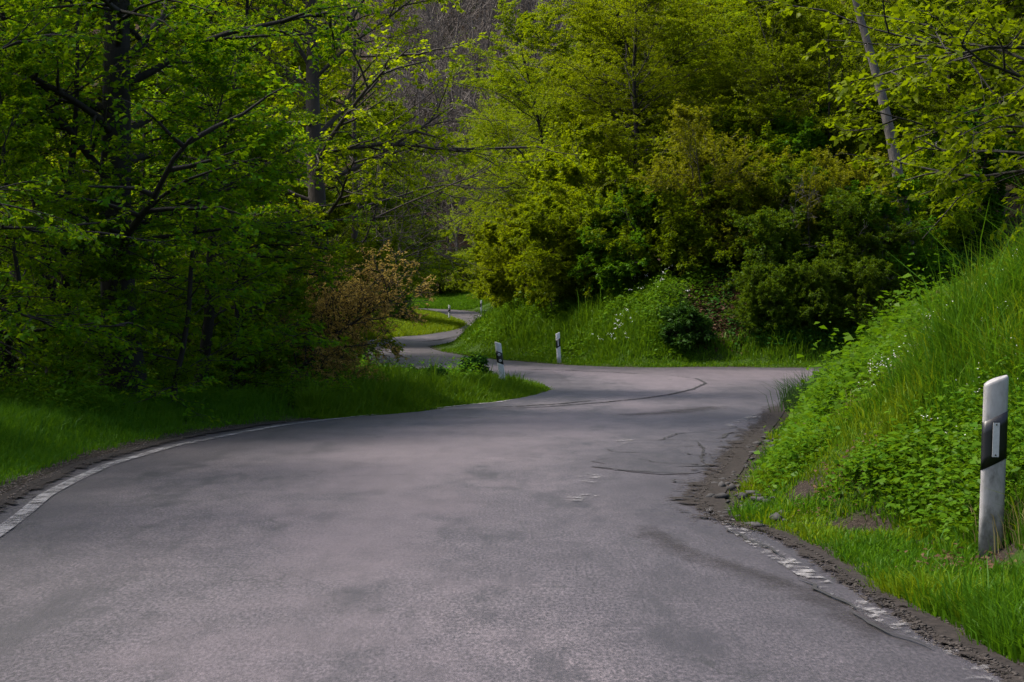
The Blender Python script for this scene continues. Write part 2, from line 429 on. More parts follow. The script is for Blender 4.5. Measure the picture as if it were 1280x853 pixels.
# ------------------------------------------------------------------ road sheet
def sheet(name, P, zoff, mat, inner=.8, **kw):
    P = np.asarray(P, float)
    lo, hi = P.min(0), P.max(0)
    xs, ys = np.meshgrid(np.arange(lo[0], hi[0], inner * 2), np.arange(lo[1], hi[1], inner))
    q = np.stack([xs.ravel(), ys.ravel()], 1)
    A2, B2 = P, np.roll(P, -1, 0)
    keep = np.zeros(len(q), bool)
    c = (A2[:, 1] > q[:, 1:2]) != (B2[:, 1] > q[:, 1:2])
    with np.errstate(divide='ignore', invalid='ignore'):
        xi = A2[:, 0] + (q[:, 1:2] - A2[:, 1]) / (B2[:, 1] - A2[:, 1]) * (B2[:, 0] - A2[:, 0])
    keep = (np.sum(c & (q[:, :1] < xi), 1) % 2) == 1
    q = q[keep]
    n = len(P)
    vin = [Vector(p) for p in P] + [Vector(p) for p in q]
    r = delaunay_2d_cdt(vin, [(i, (i + 1) % n) for i in range(n)], [], 1, 1e-5)
    V = np.array([(v.x, v.y) for v in r[0]]); T = np.array([list(f) for f in r[2] if len(f) == 3])
    z = zroad(V[:, 1]) + zoff
    me = mesh_np(name, np.column_stack([V, z]), T=T, mats=[mat], smooth=True, vcols={'edge': np.clip(-samp(TD, V[:, 0], V[:, 1]), 0, 5)})
    # faces up
    nrm = np.zeros(len(me.polygons) * 3); me.polygons.foreach_get('normal', nrm)
    if nrm[2::3].mean() < 0: me.flip_normals()
    return link(name, me, **kw)
sheet('road', poly, 0, M['asphalt'], .8, kind='structure', label='worn grey asphalt road winding in an S through the wood')

def ribbon(pts, width, jitter=0., seed=1, step=.12, taper=False):
    P = np.asarray(pts, float)
    seg = np.linalg.norm(np.diff(P, axis=0), axis=1); s = np.concatenate([[0], np.cumsum(seg)])
    k = max(3, int(s[-1] / step)); u = np.linspace(0, s[-1], k)
    # smooth resample
    C = np.stack([np.interp(u, s, P[:, i]) for i in range(2)], 1)
    for _ in range(int(.5 / step)):
        C[1:-1] = (C[:-2] + 2 * C[1:-1] + C[2:]) / 4
    r = np.random.default_rng(seed)
    tg = norm(np.gradient(C, axis=0)); nr = np.stack([-tg[:, 1], tg[:, 0]], 1)
    if jitter: C = C + nr * (r.normal(0, jitter, (k, 1)))
    w = np.full(k, width) * (1 + (r.uniform(-.5, .5, k) if jitter else 0))
    if taper: w = w * np.clip(np.sin(np.linspace(0, np.pi, k)) * 1.6, .15, 1)
    L_ = C + nr * w[:, None] / 2; R_ = C - nr * w[:, None] / 2
    return L_, R_
def ribbons(name, specs, zoff, mat, **kw):
    V = []; Q = []; o = 0
    for pts, w, j, sd, tp in specs:
        L_, R_ = ribbon(pts, w, j, sd, .12 if j == 0 else .1, tp)
        k = len(L_); V.append(np.concatenate([L_, R_]))
        i = np.arange(k - 1)
        Q.append(np.stack([o + i, o + k + i, o + k + i + 1, o + i + 1], 1)); o += 2 * k
    V = np.concatenate(V); z = zroad(V[:, 1]) + zoff
    me = mesh_np(name, np.column_stack([V, z]), np.concatenate(Q), mats=[mat])
    return link(name, me, **kw)

def film(name, pts, w_in, w_out, mat, zoff, seed, both=False, step=.15, **kw):
    L_, R_ = ribbon(pts, 0.0001, 0, seed, step)
    C = (L_ + R_) / 2; tg = norm(np.gradient(C, axis=0)); nr = np.stack([-tg[:, 1], tg[:, 0]], 1)
    k = len(C); us = np.linspace(-w_out, w_in, 7)
    V = np.concatenate([C + nr * u for u in us])
    fade = np.repeat(np.interp(us, [-w_out, 0, w_in], [0., 1., 0.] if both else [1., .75, 0.]), k)
    e = np.linspace(0, 1, k); fade = fade * np.tile(np.clip(np.minimum(e, 1 - e) * 8, 0, 1), 7)
    i = np.arange(k - 1); Qd = np.concatenate([np.stack([a * k + i, a * k + i + 1, (a + 1) * k + i + 1, (a + 1) * k + i], 1) for a in range(6)])
    me = mesh_np(name, np.column_stack([V, zroad(V[:, 1]) + zoff]), Qd, mats=[mat], vcols={'fade': fade})
    nrm = np.zeros(len(me.polygons) * 3); me.polygons.foreach_get('normal', nrm)
    if nrm[2::3].mean() < 0: me.flip_normals()
    return link(name, me, kind='structure', **kw)
film('road_edge_soil', [(1.86, 5.), (1.80, 6.5), (1.76, 7.5), (1.72, 8.6), (1.69, 9.6), (1.64, 10.6), G(906, 652)], .11, .08, M['soil_film'], .015, 5, label='thin dark soil along the near right edge of the asphalt')
film('road_edge_soil', [(1.66, 10.), (1.64, 10.8), G(903, 655), G(890, 636), G(884, 622), G(896, 606), G(910, 592), G(920, 575), G(936, 556), G(962, 528), G(980, 503)], .42, .12, M['soil_film'], .016, 1, label='dark soil and crumbs spilling over the right edge of the asphalt')
film('road_edge_soil', list(reversed([(-3.35, 9.), (-3.42, 10.4), (-3.82, 13.2), (-4.07, 16.2), (-4.02, 18.8), (-3.82, 21), (-3.42, 23.2), (-2.7, 25.0)])), .16, .10, M['soil_film'], .016, 2, label='brown soil and grit over the left edge of the asphalt')
film('tar_stain', [G(760, 520), G(830, 517), G(900, 508)], .5, .5, M['tar_film'], .007, 16, both=True, label='broad dark stain before the bend')
film('tar_stain', [G(*p) for p in [(800, 655), (860, 690), (930, 712), (1000, 735), (1080, 775), (1150, 815)]], .10, .22, M['tar_film'], .007, 17, both=True, label='dark band along the flaked right line')
patchA = [G(*p) for p in [(742, 584), (752, 574), (768, 563), (784, 554), (812, 552), (835, 547), (866, 541), (905, 541), (933, 543), (922, 556), (903, 573), (893, 588), (876, 592), (840, 593), (790, 590), (765, 588)]]
patchB = [G(*p) for p in [(560, 512.5), (640, 510.5), (700, 508), (760, 503), (830, 495), (868, 487), (881, 480), (870, 474), (838, 470), (780, 467), (740, 464.5), (690, 464), (700, 470), (715, 480), (712, 490), (690, 497), (640, 504)]]
def dens(P, st=.3, amp=.05, seed=4):
    P = np.asarray(P, float); out = []
    for i in range(len(P)):
        a, b = P[i], P[(i + 1) % len(P)]; k = max(1, int(np.linalg.norm(b - a) / st))
        out.append(a + (b - a) * np.linspace(0, 1, k, endpoint=False)[:, None])
    o = np.concatenate(out); return o + np.random.default_rng(seed).normal(0, amp, o.shape)
sheet('asphalt_patch', dens(patchA), .005, M['asphalt_patch'], .8, kind='structure', label='smooth dark repair patch beside the crumbled right edge of the road')
sheet('asphalt_patch', dens(patchB, amp=.03), .004, M['asphalt_smooth'], .8, kind='structure', label='tongue of newer asphalt with a curved black seam at the bend')
def GL(l): return [G(*p) for p in l]
ribbons('edge_line', [([(-2.72, 4), (-2.9, 8)] + [(-3.2, 10.6)] + GL([(30, 643), (57, 620), (95, 600), (135, 582), (213, 559), (287, 544.5), (349, 533), (400, 526.5), (440, 522), (475, 518)]), .11, 0, 1, False)],
        .009, M['paint'], kind='structure', label='solid white line along the left edge of the road')
ribbons('edge_line', [(GL([(512, 514), (550, 510.5), (585, 506.5), (620, 503.5), (640, 500.5)]), .12, 0, 1, False)], .010, M['paint'], kind='structure', label='thin white line along the grassy tongue with the guide post')
ribbons('edge_line', [([(1.62, 3.5), (1.6, 5.8)] + GL([(1225, 829), (1158, 799), (1104, 775), (1060, 750), (1026, 731), (991, 707), (960, 690), (928, 668), (905, 650), (889, 635), (882, 628)]), .12, 0, 2, False),
                     (GL([(912, 534), (917, 530), (930, 525), (950, 518)]), .16, 0, 2, False)],
        .009, M['paint_worn'], kind='structure', label='flaked remains of the white line along the right edge')
ribbons('old_centre_mark', [(GL([(724, 628), (726, 618)]), .30, 0, 3, True), (GL([(734, 606), (738, 592)]), .2, 0, 3, True), (GL([(778, 556), (783, 549)]), .2, 0, 4, True), (GL([(740, 554), (744, 552)]), .3, 0, 4, True)],
        .010, M['paint_worn'], kind='structure', label='faded whitish remains of a marking in mid road')
cr = [(GL([(505, 516), (560, 514), (590, 513.5), (640, 511), (680, 509), (720, 506), (760, 503), (800, 499), (835, 494), (866, 487), (882, 479.5), (872, 474), (838, 470), (800, 468)]), .06, .012, 5, True),
      (GL([(590, 511.5), (640, 509), (700, 505.5), (745, 501)]), .10, .02, 6, True),
      (GL([(690, 462), (730, 464.5), (780, 466.5), (815, 469)]), .08, .02, 7, True),
      (GL([(742, 584), (765, 587.5), (790, 590), (840, 593), (880, 594)]), .035, .01, 8, True),
      (GL([(846, 584), (880, 585), (895, 583)]), .05, .012, 9, True),
      (GL([(850, 622), (868, 623.5), (880, 631)]), .05, .012, 10, True),
      (GL([(884, 549), (903, 549.5), (908, 543), (935, 539)]), .05, .012, 11, True),
      (GL([(768, 566), (800, 567)]), .05, .01, 12, True), (GL([(745, 575), (762, 575)]), .05, .01, 13, True),
      (GL([(822, 552), (850, 542), (880, 541)]), .025, .008, 14, True),
      (GL([(770, 551), (860, 550.5), (920, 556)]), .02, .008, 15, True),
      (GL([(592, 416), (570, 421), (545, 426), (520, 428)]), .35, .05, 17, True),
      (GL([(563, 430), (545, 432), (534, 434)]), .3, .05, 18, True),
      (GL([(655, 463), (690, 462)]), .12, .03, 19, True)]
# branching crack net along the broken right edge
for sd, pts in [(60, [(800, 575), (830, 581), (862, 580), (890, 586)]), (61, [(850, 566), (872, 571), (905, 568), (920, 572)]), (62, [(872, 552), (880, 562), (876, 574), (884, 585)]), (63, [(835, 600), (855, 607), (878, 605)]), (64, [(905, 660), (935, 678), (960, 684), (985, 700)]), (65, [(1000, 725), (1040, 748), (1085, 768)]), (66, [(1060, 765), (1110, 792), (1165, 815)]), (67, [(930, 533), (900, 538), (870, 540)]), (68, [(820, 558), (845, 560), (880, 558)])]:
    cr.append((GL(pts), .022, .014, sd, True))
ribbons('road_crack', cr, .013, M['crack'], kind='structure', label='black tar seams and open cracks in the asphalt')

# ------------------------------------------------------------------ stones
def rocks(name, x, y, z, size, mat, seed, **kw):
    r = np.random.default_rng(seed); n = len(x)
    base = np.array([(0, 0, 1), (1, 0, 0), (0, 1, 0), (-1, 0, 0), (0, -1, 0), (0, 0, -1), (.7, .7, .5), (-.7, .7, .4), (-.7, -.7, .5), (.7, -.7, .4)], float)
    tri = np.array([(0, 1, 6), (0, 6, 2), (0, 2, 7), (0, 7, 3), (0, 3, 8), (0, 8, 4), (0, 4, 9), (0, 9, 1), (1, 5, 6), (6, 5, 2), (2, 5, 7), (7, 5, 3), (3, 5, 8), (8, 5, 4), (4, 5, 9), (9, 5, 1)])
    V = base[None] * (1 + r.normal(0, .22, (n, 10, 1)))
    V = V * np.stack([r.uniform(.7, 1.5, n), r.uniform(.5, 1.1, n), r.uniform(.25, .6, n)], 1)[:, None]
    a = r.uniform(0, 6.28, n); c, s = np.cos(a)[:, None], np.sin(a)[:, None]
    V = np.stack([V[..., 0] * c - V[..., 1] * s, V[..., 0] * s + V[..., 1] * c, V[..., 2]], -1) * size[:, None, None]
    V = V + np.stack([x, y, z], 1)[:, None]
    T = (tri[None] + (np.arange(n) * 10)[:, None, None]).reshape(-1, 3)
    return link(name, mesh_np(name, V, T=T, mats=[mat]), **kw)

def scatter(n, boxes, cond, seed):
    """uniform points in fan cells; boxes=(px0,px1,y0,y1) in ground depth"""
    r = np.random.default_rng(seed); px0, px1, y0, y1 = boxes
    y = 1 / r.uniform(1 / y1, 1 / y0, n)   # denser near
    x = (r.uniform(px0, px1, n) - 640) / F * y
    d = samp(TD, x, y); w = samp(TW, x, y)
    k = cond(x, y, d, w); return x[k], y[k], d[k], w[k]

x, y, d, w = scatter(60000, (-150, 520, 7, 28), lambda x, y, d, w: (d > -.10) & (d < .36) & (w[:, 5] > .5), 31)
rocks('gravel', x, y, samp(TZ, x, y) + .004 + .045 * (d < 0), rng.uniform(.004, .013, len(x)), M['stone'], 1, kind='stuff', label='brown gravel strip between the left white line and the grass')
x, y, d, w = scatter(60000, (800, 1420, 6, 26), lambda x, y, d, w: (d > -.10) & (d < .45) & (w[:, 0] > .5), 32)
rocks('gravel', x, y, samp(TZ, x, y) - .001 + .045 * (d < 0), rng.uniform(.003, .012, len(x)), M['soilstone'], 2, kind='stuff', label='loose gravel along the broken right edge of the road')
x, y, d, w = scatter(700, (845, 985, 11., 23), lambda x, y, d, w: (d > -.03) & (d < .5) & (w[:, 0] > .5), 33)
rocks('asphalt_rubble', x, y, samp(TZ, x, y) + .015, .012 + .055 * rng.random(len(x))**4, M['chunk'], 3, kind='stuff', label='black crumbled asphalt lumps in the broken right road edge')

# ------------------------------------------------------------------ grass and herbs
def blades(x, y, z, h, wdt, lean, seed, az=None):
    r = np.random.default_rng(seed); n = len(x)
    a = r.uniform(0, 2 * np.pi, n) if az is None else az
    ld = np.stack([np.cos(a), np.sin(a), np.zeros(n)], 1)
    f = r.uniform(0, 2 * np.pi, n); sd = np.stack([np.cos(f), np.sin(f), np.zeros(n)], 1)
    P = np.stack([x, y, z], 1); up = np.array([0, 0, 1.])
    m = P + up * (h * .6)[:, None] + ld * (h * lean * .25)[:, None]
    t = P + up * (h * (1 - .25 * lean))[:, None] + ld * (h * lean * .85)[:, None]
    w2 = (wdt / 2)[:, None]
    V = np.stack([P - sd * w2, P + sd * w2, m + sd * w2 * .8, m - sd * w2 * .8, t], 1)
    i = np.arange(n)[:, None] * 5
    Qd = i + np.array([0, 1, 2, 3]); Tr = i + np.array([3, 2, 4])
    return V.reshape(-1, 3), Qd, Tr
def tufts(x, y, z, per, h, wdt, spread, seed):
    r = np.random.default_rng(seed); n = len(x)
    X_ = np.repeat(x, per) + r.normal(0, spread, n * per); Y_ = np.repeat(y, per) + r.normal(0, spread, n * per)
    Hh = np.repeat(h, per) * r.uniform(.45, 1.15, n * per)
    W_ = np.repeat(wdt, per) * r.uniform(.7, 1.3, n * per)
    az = np.arctan2(Y_ - np.repeat(y, per), X_ - np.repeat(x, per)) + r.normal(0, .6, n * per)
    return blades(X_, Y_, samp(TZ, X_, Y_) - .02, Hh, W_, r.uniform(.1, .95, n * per), seed, az), np.repeat(np.clip(r.beta(2, 2, n), 0, 1), per) * .6 + r.uniform(0, .4, n * per)
def grass(name, x, y, h, wdt, per, spread, mat, seed, label):
    (V, Qd, Tr), rn = tufts(x, y, None, per, h, wdt, spread, seed)
    me = mesh_np(name, V, Qd, Tr, mats=[mat], rnd=np.concatenate([rn, rn]))
    return link(name, me, kind='stuff', label=label)

def bare(x, y):
    m = np.zeros(len(x), bool)
    for cx, cy, rx, ry in [(2.20, 10.75, .30, .42), (2.42, 10.0, .22, .3), (2.62, 9.22, .16, .16), (2.05, 12.0, .15, .3)]:
        m |= ((x - cx) / rx)**2 + ((y - cy) / ry)**2 < .35 + 1.3 * fbm(x * 5, y * 5, 97)
    return m
# left verge
x, y, d, w = scatter(60000, (-200, 700, 8, 40), lambda x, y, d, w: (d > .30 + .2 * (fbm(x * 2, y * 2, 92) - .45)) & (d < 5.5) & (w[:, 5] > .45), 41)
hn = fbm(x * 1.1, y * 1.1, 31)
grass('grass', x, y, (.10 + .26 * sstep(.4, 1.6, d)) * (.5 + 1.1 * hn), .007 + y * .00028, 7, .05, M['grass'], 41, 'lush dark green grass on the left verge beneath the trees')
# island with guide post
x, y, d, w = scatter(40000, (380, 720, 24, 52), lambda x, y, d, w: (d > .05) & (d < 4) & (w[:, 4] > .45), 42)
hn = fbm(x * 1.4, y * 1.4, 33)
grass('grass', x, y, (.08 + .24 * sstep(.1, .8, d) * (1 - .85 * sstep(32, 41, y))) * (.2 + 1.6 * hn) * np.exp(rng.normal(0, .3, len(x))), .007 + y * .0003, 8, .05, M['grass_m'], 42, 'bright grass on the tongue of land around the leaning guide post')
# far island
x, y, d, w = scatter(26000, (420, 620, 76, 140), lambda x, y, d, w: (d > .05) & (d < 9) & (w[:, 2] + w[:, 3] > .45), 43)
grass('grass', x, y, .28 + 0 * x, .03 + 0 * x, 6, .12, M['grass_y'], 43, 'distant grass inside the far bend of the road')
# beyond the far leg
x, y, d, w = scatter(30000, (440, 640, 132, 152), lambda x, y, d, w: (d > .2) & (d < 9) & (w[:, 6] > .3), 48)
grass('grass', x, y, .1 + .5 * fbm(x * .5, y * .5, 38), .035 + 0 * x, 6, .15, M['grass'], 48, 'strip of grass at the foot of the far wood')
# far bank
x, y, d, w = scatter(90000, (500, 1080, 46, 135), lambda x, y, d, w: (d > .1) & (d < 7.5) & (w[:, 1] > .45) & ((x / y < .095 + .03 * (fbm(x * .4, y * .4, 3) - .5)) | (d < 1.9)) & (d < 6.2 + 3 * (fbm(x * .3, y * .3, 36) - .5)), 44)
hn = fbm(x * .7, y * .7, 35)
grass('grass', x, y, (.10 + .36 * sstep(.7, 2.2, d)) * (.1 + 2. * hn**1.4) * np.exp(rng.normal(0, .3, len(x))), .018 + .0002 * y, 6, .10, M['grass_m'], 44, 'green grass on the steep bank across the junction')
# right bank
x, y, d, w = scatter(130000, (860, 1500, 6.5, 46), lambda x, y, d, w: (d > .15 + .22 * sstep(11, 14, y) + .25 * (fbm(x * 3, y * 3, 91) - .45)) & (d < 9.) & (w[:, 0] > .5), 45)
hn = fbm(x * .9, y * .9, 37)
sel = rng.random(len(x)) < .55 + 1.2 * sstep(.35, .6, hn) 
sel &= ~bare(x, y)
sel &= ~((np.abs(x - 2.58) < .17) & (y > 8.5) & (y < 9.28))
x, y, d, hn = x[sel], y[sel], d[sel], hn[sel]
hgt = (.10 + .17 * sstep(.75, 1.8, d)) * (.15 + 1.9 * hn**1.5)
hgt = hgt * np.exp(rng.normal(0, .35, len(x)))
gy_ = (fbm(x * .8, y * .8, 39) + rng.normal(0, .06, len(x))) > .43
grass('grass', x[gy_], y[gy_], hgt[gy_], .006 + y[gy_] * .0003, 7, .045, M['grass_y'], 45, 'fresh yellowish grass over the right bank')
grass('grass', x[~gy_], y[~gy_], hgt[~gy_] * 1.15, .006 + y[~gy_] * .0003, 7, .045, M['grass'], 46, 'deeper green taller grass over the right bank')

def leafquads(P, D, Nn, L, W, fold=.0):
    S = norm(np.cross(D, Nn)); n = len(P)
    L = np.broadcast_to(L, (n,))[:, None]; W = np.broadcast_to(W, (n,))[:, None]
    mid = P + D * L * .45 + Nn * L * .06
    V = np.stack([P, mid + S * W / 2, P + D * L - np.array([0, 0, 1.]) * L * .12, mid - S * W / 2], 1)
    return V.reshape(-1, 3), np.arange(n * 4).reshape(n, 4)
def herbs(name, x, y, hmax, L, mat, seed, label, per=7):
    r = np.random.default_rng(seed); n = len(x)
    X_ = np.repeat(x, per) + r.normal(0, .09, n * per); Y_ = np.repeat(y, per) + r.normal(0, .09, n * per)
    Z_ = samp(TZ, X_, Y_) + np.repeat(hmax * np.exp(np.clip(r.normal(0, .35, n), -.8, .5)), per) * r.uniform(.1, 1, n * per)
    a = r.uniform(0, 6.28, n * per); D = norm(np.stack([np.cos(a), np.sin(a), r.normal(.1, .35, n * per)], 1))
    Nn = norm(np.stack([r.normal(0, .45, n * per), r.normal(-.25, .45, n * per), np.ones(n * per)], 1))
    Ln = np.repeat(L * np.exp(np.clip(r.normal(0, .3, n), -.7, .45)), per) * r.uniform(.6, 1.3, n * per)
    V, Qd = leafquads(np.stack([X_, Y_, Z_], 1), D, Nn, Ln, Ln * .6)
    rn = np.repeat(r.random(n), per) * .6 + r.random(n * per) * .4
    return link(name, mesh_np(name, V, Qd, mats=[mat], rnd=rn), kind='stuff', label=label)
x, y, d, w = scatter(62000, (880, 1500, 6.5, 44), lambda x, y, d, w: (d > .9 - .35 * (y > 12)) & (d < 8.5) & (w[:, 0] > .5), 51)
hn = fbm(x * 1.0, y * 1.0, 61); k = (hn > .40 + .10 * sstep(12, 18, y)) & ~bare(x, y) & ~((np.abs(x - 2.62) < .40) & (y > 7.6) & (y < 9.6)); x, y, hn = x[k], y[k], hn[k]
herbs('ground_cover', x, y, .04 + .30 * sstep(.38, .7, hn), .036 + y * .0008, M['herb'], 51, 'leafy nettles and herbs covering the right bank')
x, y, d, w = scatter(30000, (520, 900, 48, 125), lambda x, y, d, w: (d > 1.2) & (d < 7.5) & (w[:, 1] > .45), 52)
hn = fbm(x * .6, y * .6, 63); k = hn > .36; x, y, hn = x[k], y[k], hn[k]
herbs('ground_cover', x, y, .1 + .7 * sstep(.4, .7, hn), .09 + 0 * y, M['herb'], 52, 'leafy herbs on the steep bank across the junction')
x, y, d, w = scatter(26000, (-200, 600, 20, 50), lambda x, y, d, w: (d > 1.2) & (d < 9) & (w[:, 5] + w[:, 4] > .5), 53)
hn = fbm(x * .8, y * .8, 65); k = hn > .42; x, y, hn = x[k], y[k], hn[k]
herbs('ground_cover', x, y, .1 + .5 * sstep(.4, .7, hn), .06 + 0 * y, M['herb'], 53, 'low leafy weeds at the foot of the left trees')
x, y, d, w = scatter(26000, (880, 1500, 6.5, 44), lambda x, y, d, w: (d > .8) & (d < 8.5) & (w[:, 0] > .5), 57)
hn = fbm(x * .7, y * .7, 67); k = (hn > .52) & ~bare(x, y); x, y, hn = x[k], y[k], hn[k]
k = ~((np.abs(x - 2.62) < .40) & (y > 7.6) & (y < 9.6)); x, y, hn = x[k], y[k], hn[k]
herbs('ground_cover', x, y, .10 + .5 * sstep(.45, .7, hn), .06 + y * .001, M['bright'], 57, 'taller patches of broad leaved weeds on the right bank', 6)
x, y, d, w = scatter(9000, (900, 1500, 7, 44), lambda x, y, d, w: (d > 1.0) & (d < 9) & (w[:, 0] > .5) & (fbm(x * .8, y * .8, 69) > .45), 58)
(V, Qd, Tr), rn = tufts(x, y, None, 3, .26 + 0 * x, .004 + y * .0002, .06, 58)
link('dry_grass', mesh_np('dry_grass', V, Qd, Tr, mats=[M['straw']], rnd=np.concatenate([rn, rn])), kind='stuff', label='straw coloured dead stalks between the grass of the right bank')
(V, Qd, Tr), rn = tufts(np.array([X(1012, 27)] * 1), np.array([27.]), None, 600, np.array([.62]), np.array([.012]), .2, 59)
link('grass_tussock', mesh_np('grass_tussock', V, Qd, Tr, mats=[M['grass_b']], rnd=np.concatenate([rn, rn])), label='big bluish grass tussock at the foot of the right bank by the bend', cat='grass tussock')
# dry leaves on the shady slope
x, y, d, w = scatter(26000, (820, 1200, 50, 68), lambda x, y, d, w: (d > 1.6) & (d < 9) & (w[:, 1] > .5) & (x / y + .06 * (fbm(x * .6, y * .6, 93) - .45) + .012 * rng.normal(0, 1, len(x)) < .142) & (x / y > .104), 54)
herbs('fallen_leaves', x, y, .05 + 0 * x, .10 + 0 * y, M['dry'], 54, 'brown fallen leaves on the shaded slope', 4)
x, y, d, w = scatter(9000, (900, 1500, 6.5, 34), lambda x, y, d, w: (d > .35) & (d < 7) & (w[:, 0] > .5), 55)
k = fbm(x * 1.3, y * 1.3, 81) > .57; x, y = x[k], y[k]
herbs('dead_stalks', x, y, .08 + 0 * x, .028 + 0 * y, M['dry'], 55, 'patches of dry brown leaves and earth on the right bank', 5)
x, y, d, w = scatter(30000, (880, 1250, 50, 70), lambda x, y, d, w: (d > 1.5) & (d < 10) & (w[:, 1] > .5) & ((x / y + .06 * (fbm(x * .6, y * .6, 93) - .45) + .012 * rng.normal(0, 1, len(x)) > .142) | (rng.random(len(x)) < .12)), 56)
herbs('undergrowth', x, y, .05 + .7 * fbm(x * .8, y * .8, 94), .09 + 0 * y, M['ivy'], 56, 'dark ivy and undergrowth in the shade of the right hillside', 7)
# white blossom specks
def flowers(x, y, hmax, s, seed, label):
    r = np.random.default_rng(seed); per = 6; n = len(x)
    X_ = np.repeat(x, per) + r.normal(0, .035, n * per); Y_ = np.repeat(y, per) + r.normal(0, .035, n * per)
    Z_ = np.repeat(samp(TZ, x, y) + hmax * r.uniform(.5, 1.1, n), per) + r.normal(0, .02, n * per)
    a = r.uniform(0, 6.28, n * per); D = norm(np.stack([np.cos(a), np.sin(a), r.normal(0, .3, n * per)], 1))
    Nn = norm(np.stack([r.normal(0, .4, n * per), r.normal(-.6, .4, n * per), np.ones(n * per)], 1))
    Ln = np.repeat(s, per) * r.uniform(.7, 1.3, n * per)
    V, Qd = leafquads(np.stack([X_, Y_, Z_], 1), D, Nn, Ln, Ln * .8)
    link('wildflowers', mesh_np('wildflowers', V, Qd, mats=[M['white']], rnd=r.random(n * per)), kind='stuff', label=label)
x, y, d, w = scatter(9000, (950, 1420, 8, 36), lambda x, y, d, w: (d > 1.2) & (d < 8) & (w[:, 0] > .5), 61)
k = (fbm(x * .55, y * .55, 71, 2) > .44) & (rng.random(len(x)) < .12) | (rng.random(len(x)) < .012); x, y = x[k], y[k]
flowers(x, y, .30 + 0 * x, .012 + .0002 * y, 61, 'white wildflowers dotted over the right bank')
x, y, d, w = scatter(14000, (540, 860, 50, 110), lambda x, y, d, w: (d > 1.2) & (d < 7.) & (w[:, 1] > .5), 62)
k = (fbm(x * .35, y * .35, 73, 2) > .42) & (rng.random(len(x)) < .10); x, y = x[k], y[k]
flowers(x, y, .5 + 0 * x, .035 + 0 * x, 62, 'white flower heads on the bank across the junction')

# ------------------------------------------------------------------ trees
def grow(r, P, D, L, k, wander, grav):
    n = len(P); pts = np.zeros((n, k + 1, 3)); pts[:, 0] = P; d = norm(D)
    for i in range(k):
        d = norm(d + r.normal(0, wander, (n, 3)) + np.array([0, 0, grav]))
        pts[:, i + 1] = pts[:, i] + d * (L / k)[:, None]
    return pts
def spawn(r, pts, L, per, t0, t1, ang, asd, planar, lr, taper=.6, vert=0.):
    n, k1, _ = pts.shape; k = k1 - 1
    t = (np.arange(per)[None] + r.random((n, per))) / per; t = t0 + (t1 - t0) * t
    f = t * k; i = np.clip(f.astype(int), 0, k - 1); fr = (f - i)[..., None]
    ar = np.arange(n)[:, None]
    p = pts[ar, i] * (1 - fr) + pts[ar, i + 1] * fr
    tan = norm(pts[ar, i + 1] - pts[ar, i])
    up = np.array([0, 0, 1.])
    side = norm(np.cross(tan, up) + 1e-6) * np.where(np.arange(per) % 2, 1, -1)[None, :, None]
    rp = r.normal(0, 1, p.shape); rp = norm(rp - (rp * tan).sum(-1, keepdims=True) * tan)
    a = r.normal(ang, asd, t.shape)[..., None]
    dirn = np.cos(a) * tan + np.sin(a) * norm(planar * side + (1 - planar) * rp) + up * vert
    ln = np.repeat(L[:, None], per, 1) * lr * (1 - taper * t) * r.uniform(.65, 1.3, t.shape)
    return p.reshape(-1, 3), norm(dirn).reshape(-1, 3), ln.ravel(), t.ravel()
def tubes(pts, r0, r1, sides):
    n, k1, _ = pts.shape
    tan = norm(np.gradient(pts, axis=1)) if k1 > 2 else norm(np.repeat((pts[:, 1:] - pts[:, :1]), 2, 1))
    ref = np.where(np.abs(tan[..., 2:3]) > .9, np.array([1., 0, 0]), np.array([0, 0, 1.]))
    u = norm(np.cross(tan, ref)); v = np.cross(tan, u)
    t = np.linspace(0, 1, k1)[None, :]
    rad = (np.asarray(r0).reshape(-1, 1) * (1 - t) + np.asarray(r1).reshape(-1, 1) * t)
    a = np.linspace(0, 2 * np.pi, sides, endpoint=False)
    ring = u[:, :, None] * np.cos(a)[:, None] + v[:, :, None] * np.sin(a)[:, None]
    V = pts[:, :, None] + ring * rad[..., None, None]
    b = (np.arange(n) * k1 * sides)[:, None, None] + (np.arange(k1 - 1) * sides)[None, :, None]
    j = np.arange(sides)[None, None]; j2 = (j + 1) % sides
    Qd = np.stack([b + j, b + j2, b + sides + j2, b + sides + j], -1)
    return V.reshape(-1, 3), Qd.reshape(-1, 4)
def join(parts):
    V = []; Qs = []; o = 0
    for v, q in parts: V.append(v); Qs.append(q + o); o += len(v)
    return np.concatenate(V), np.concatenate(Qs)

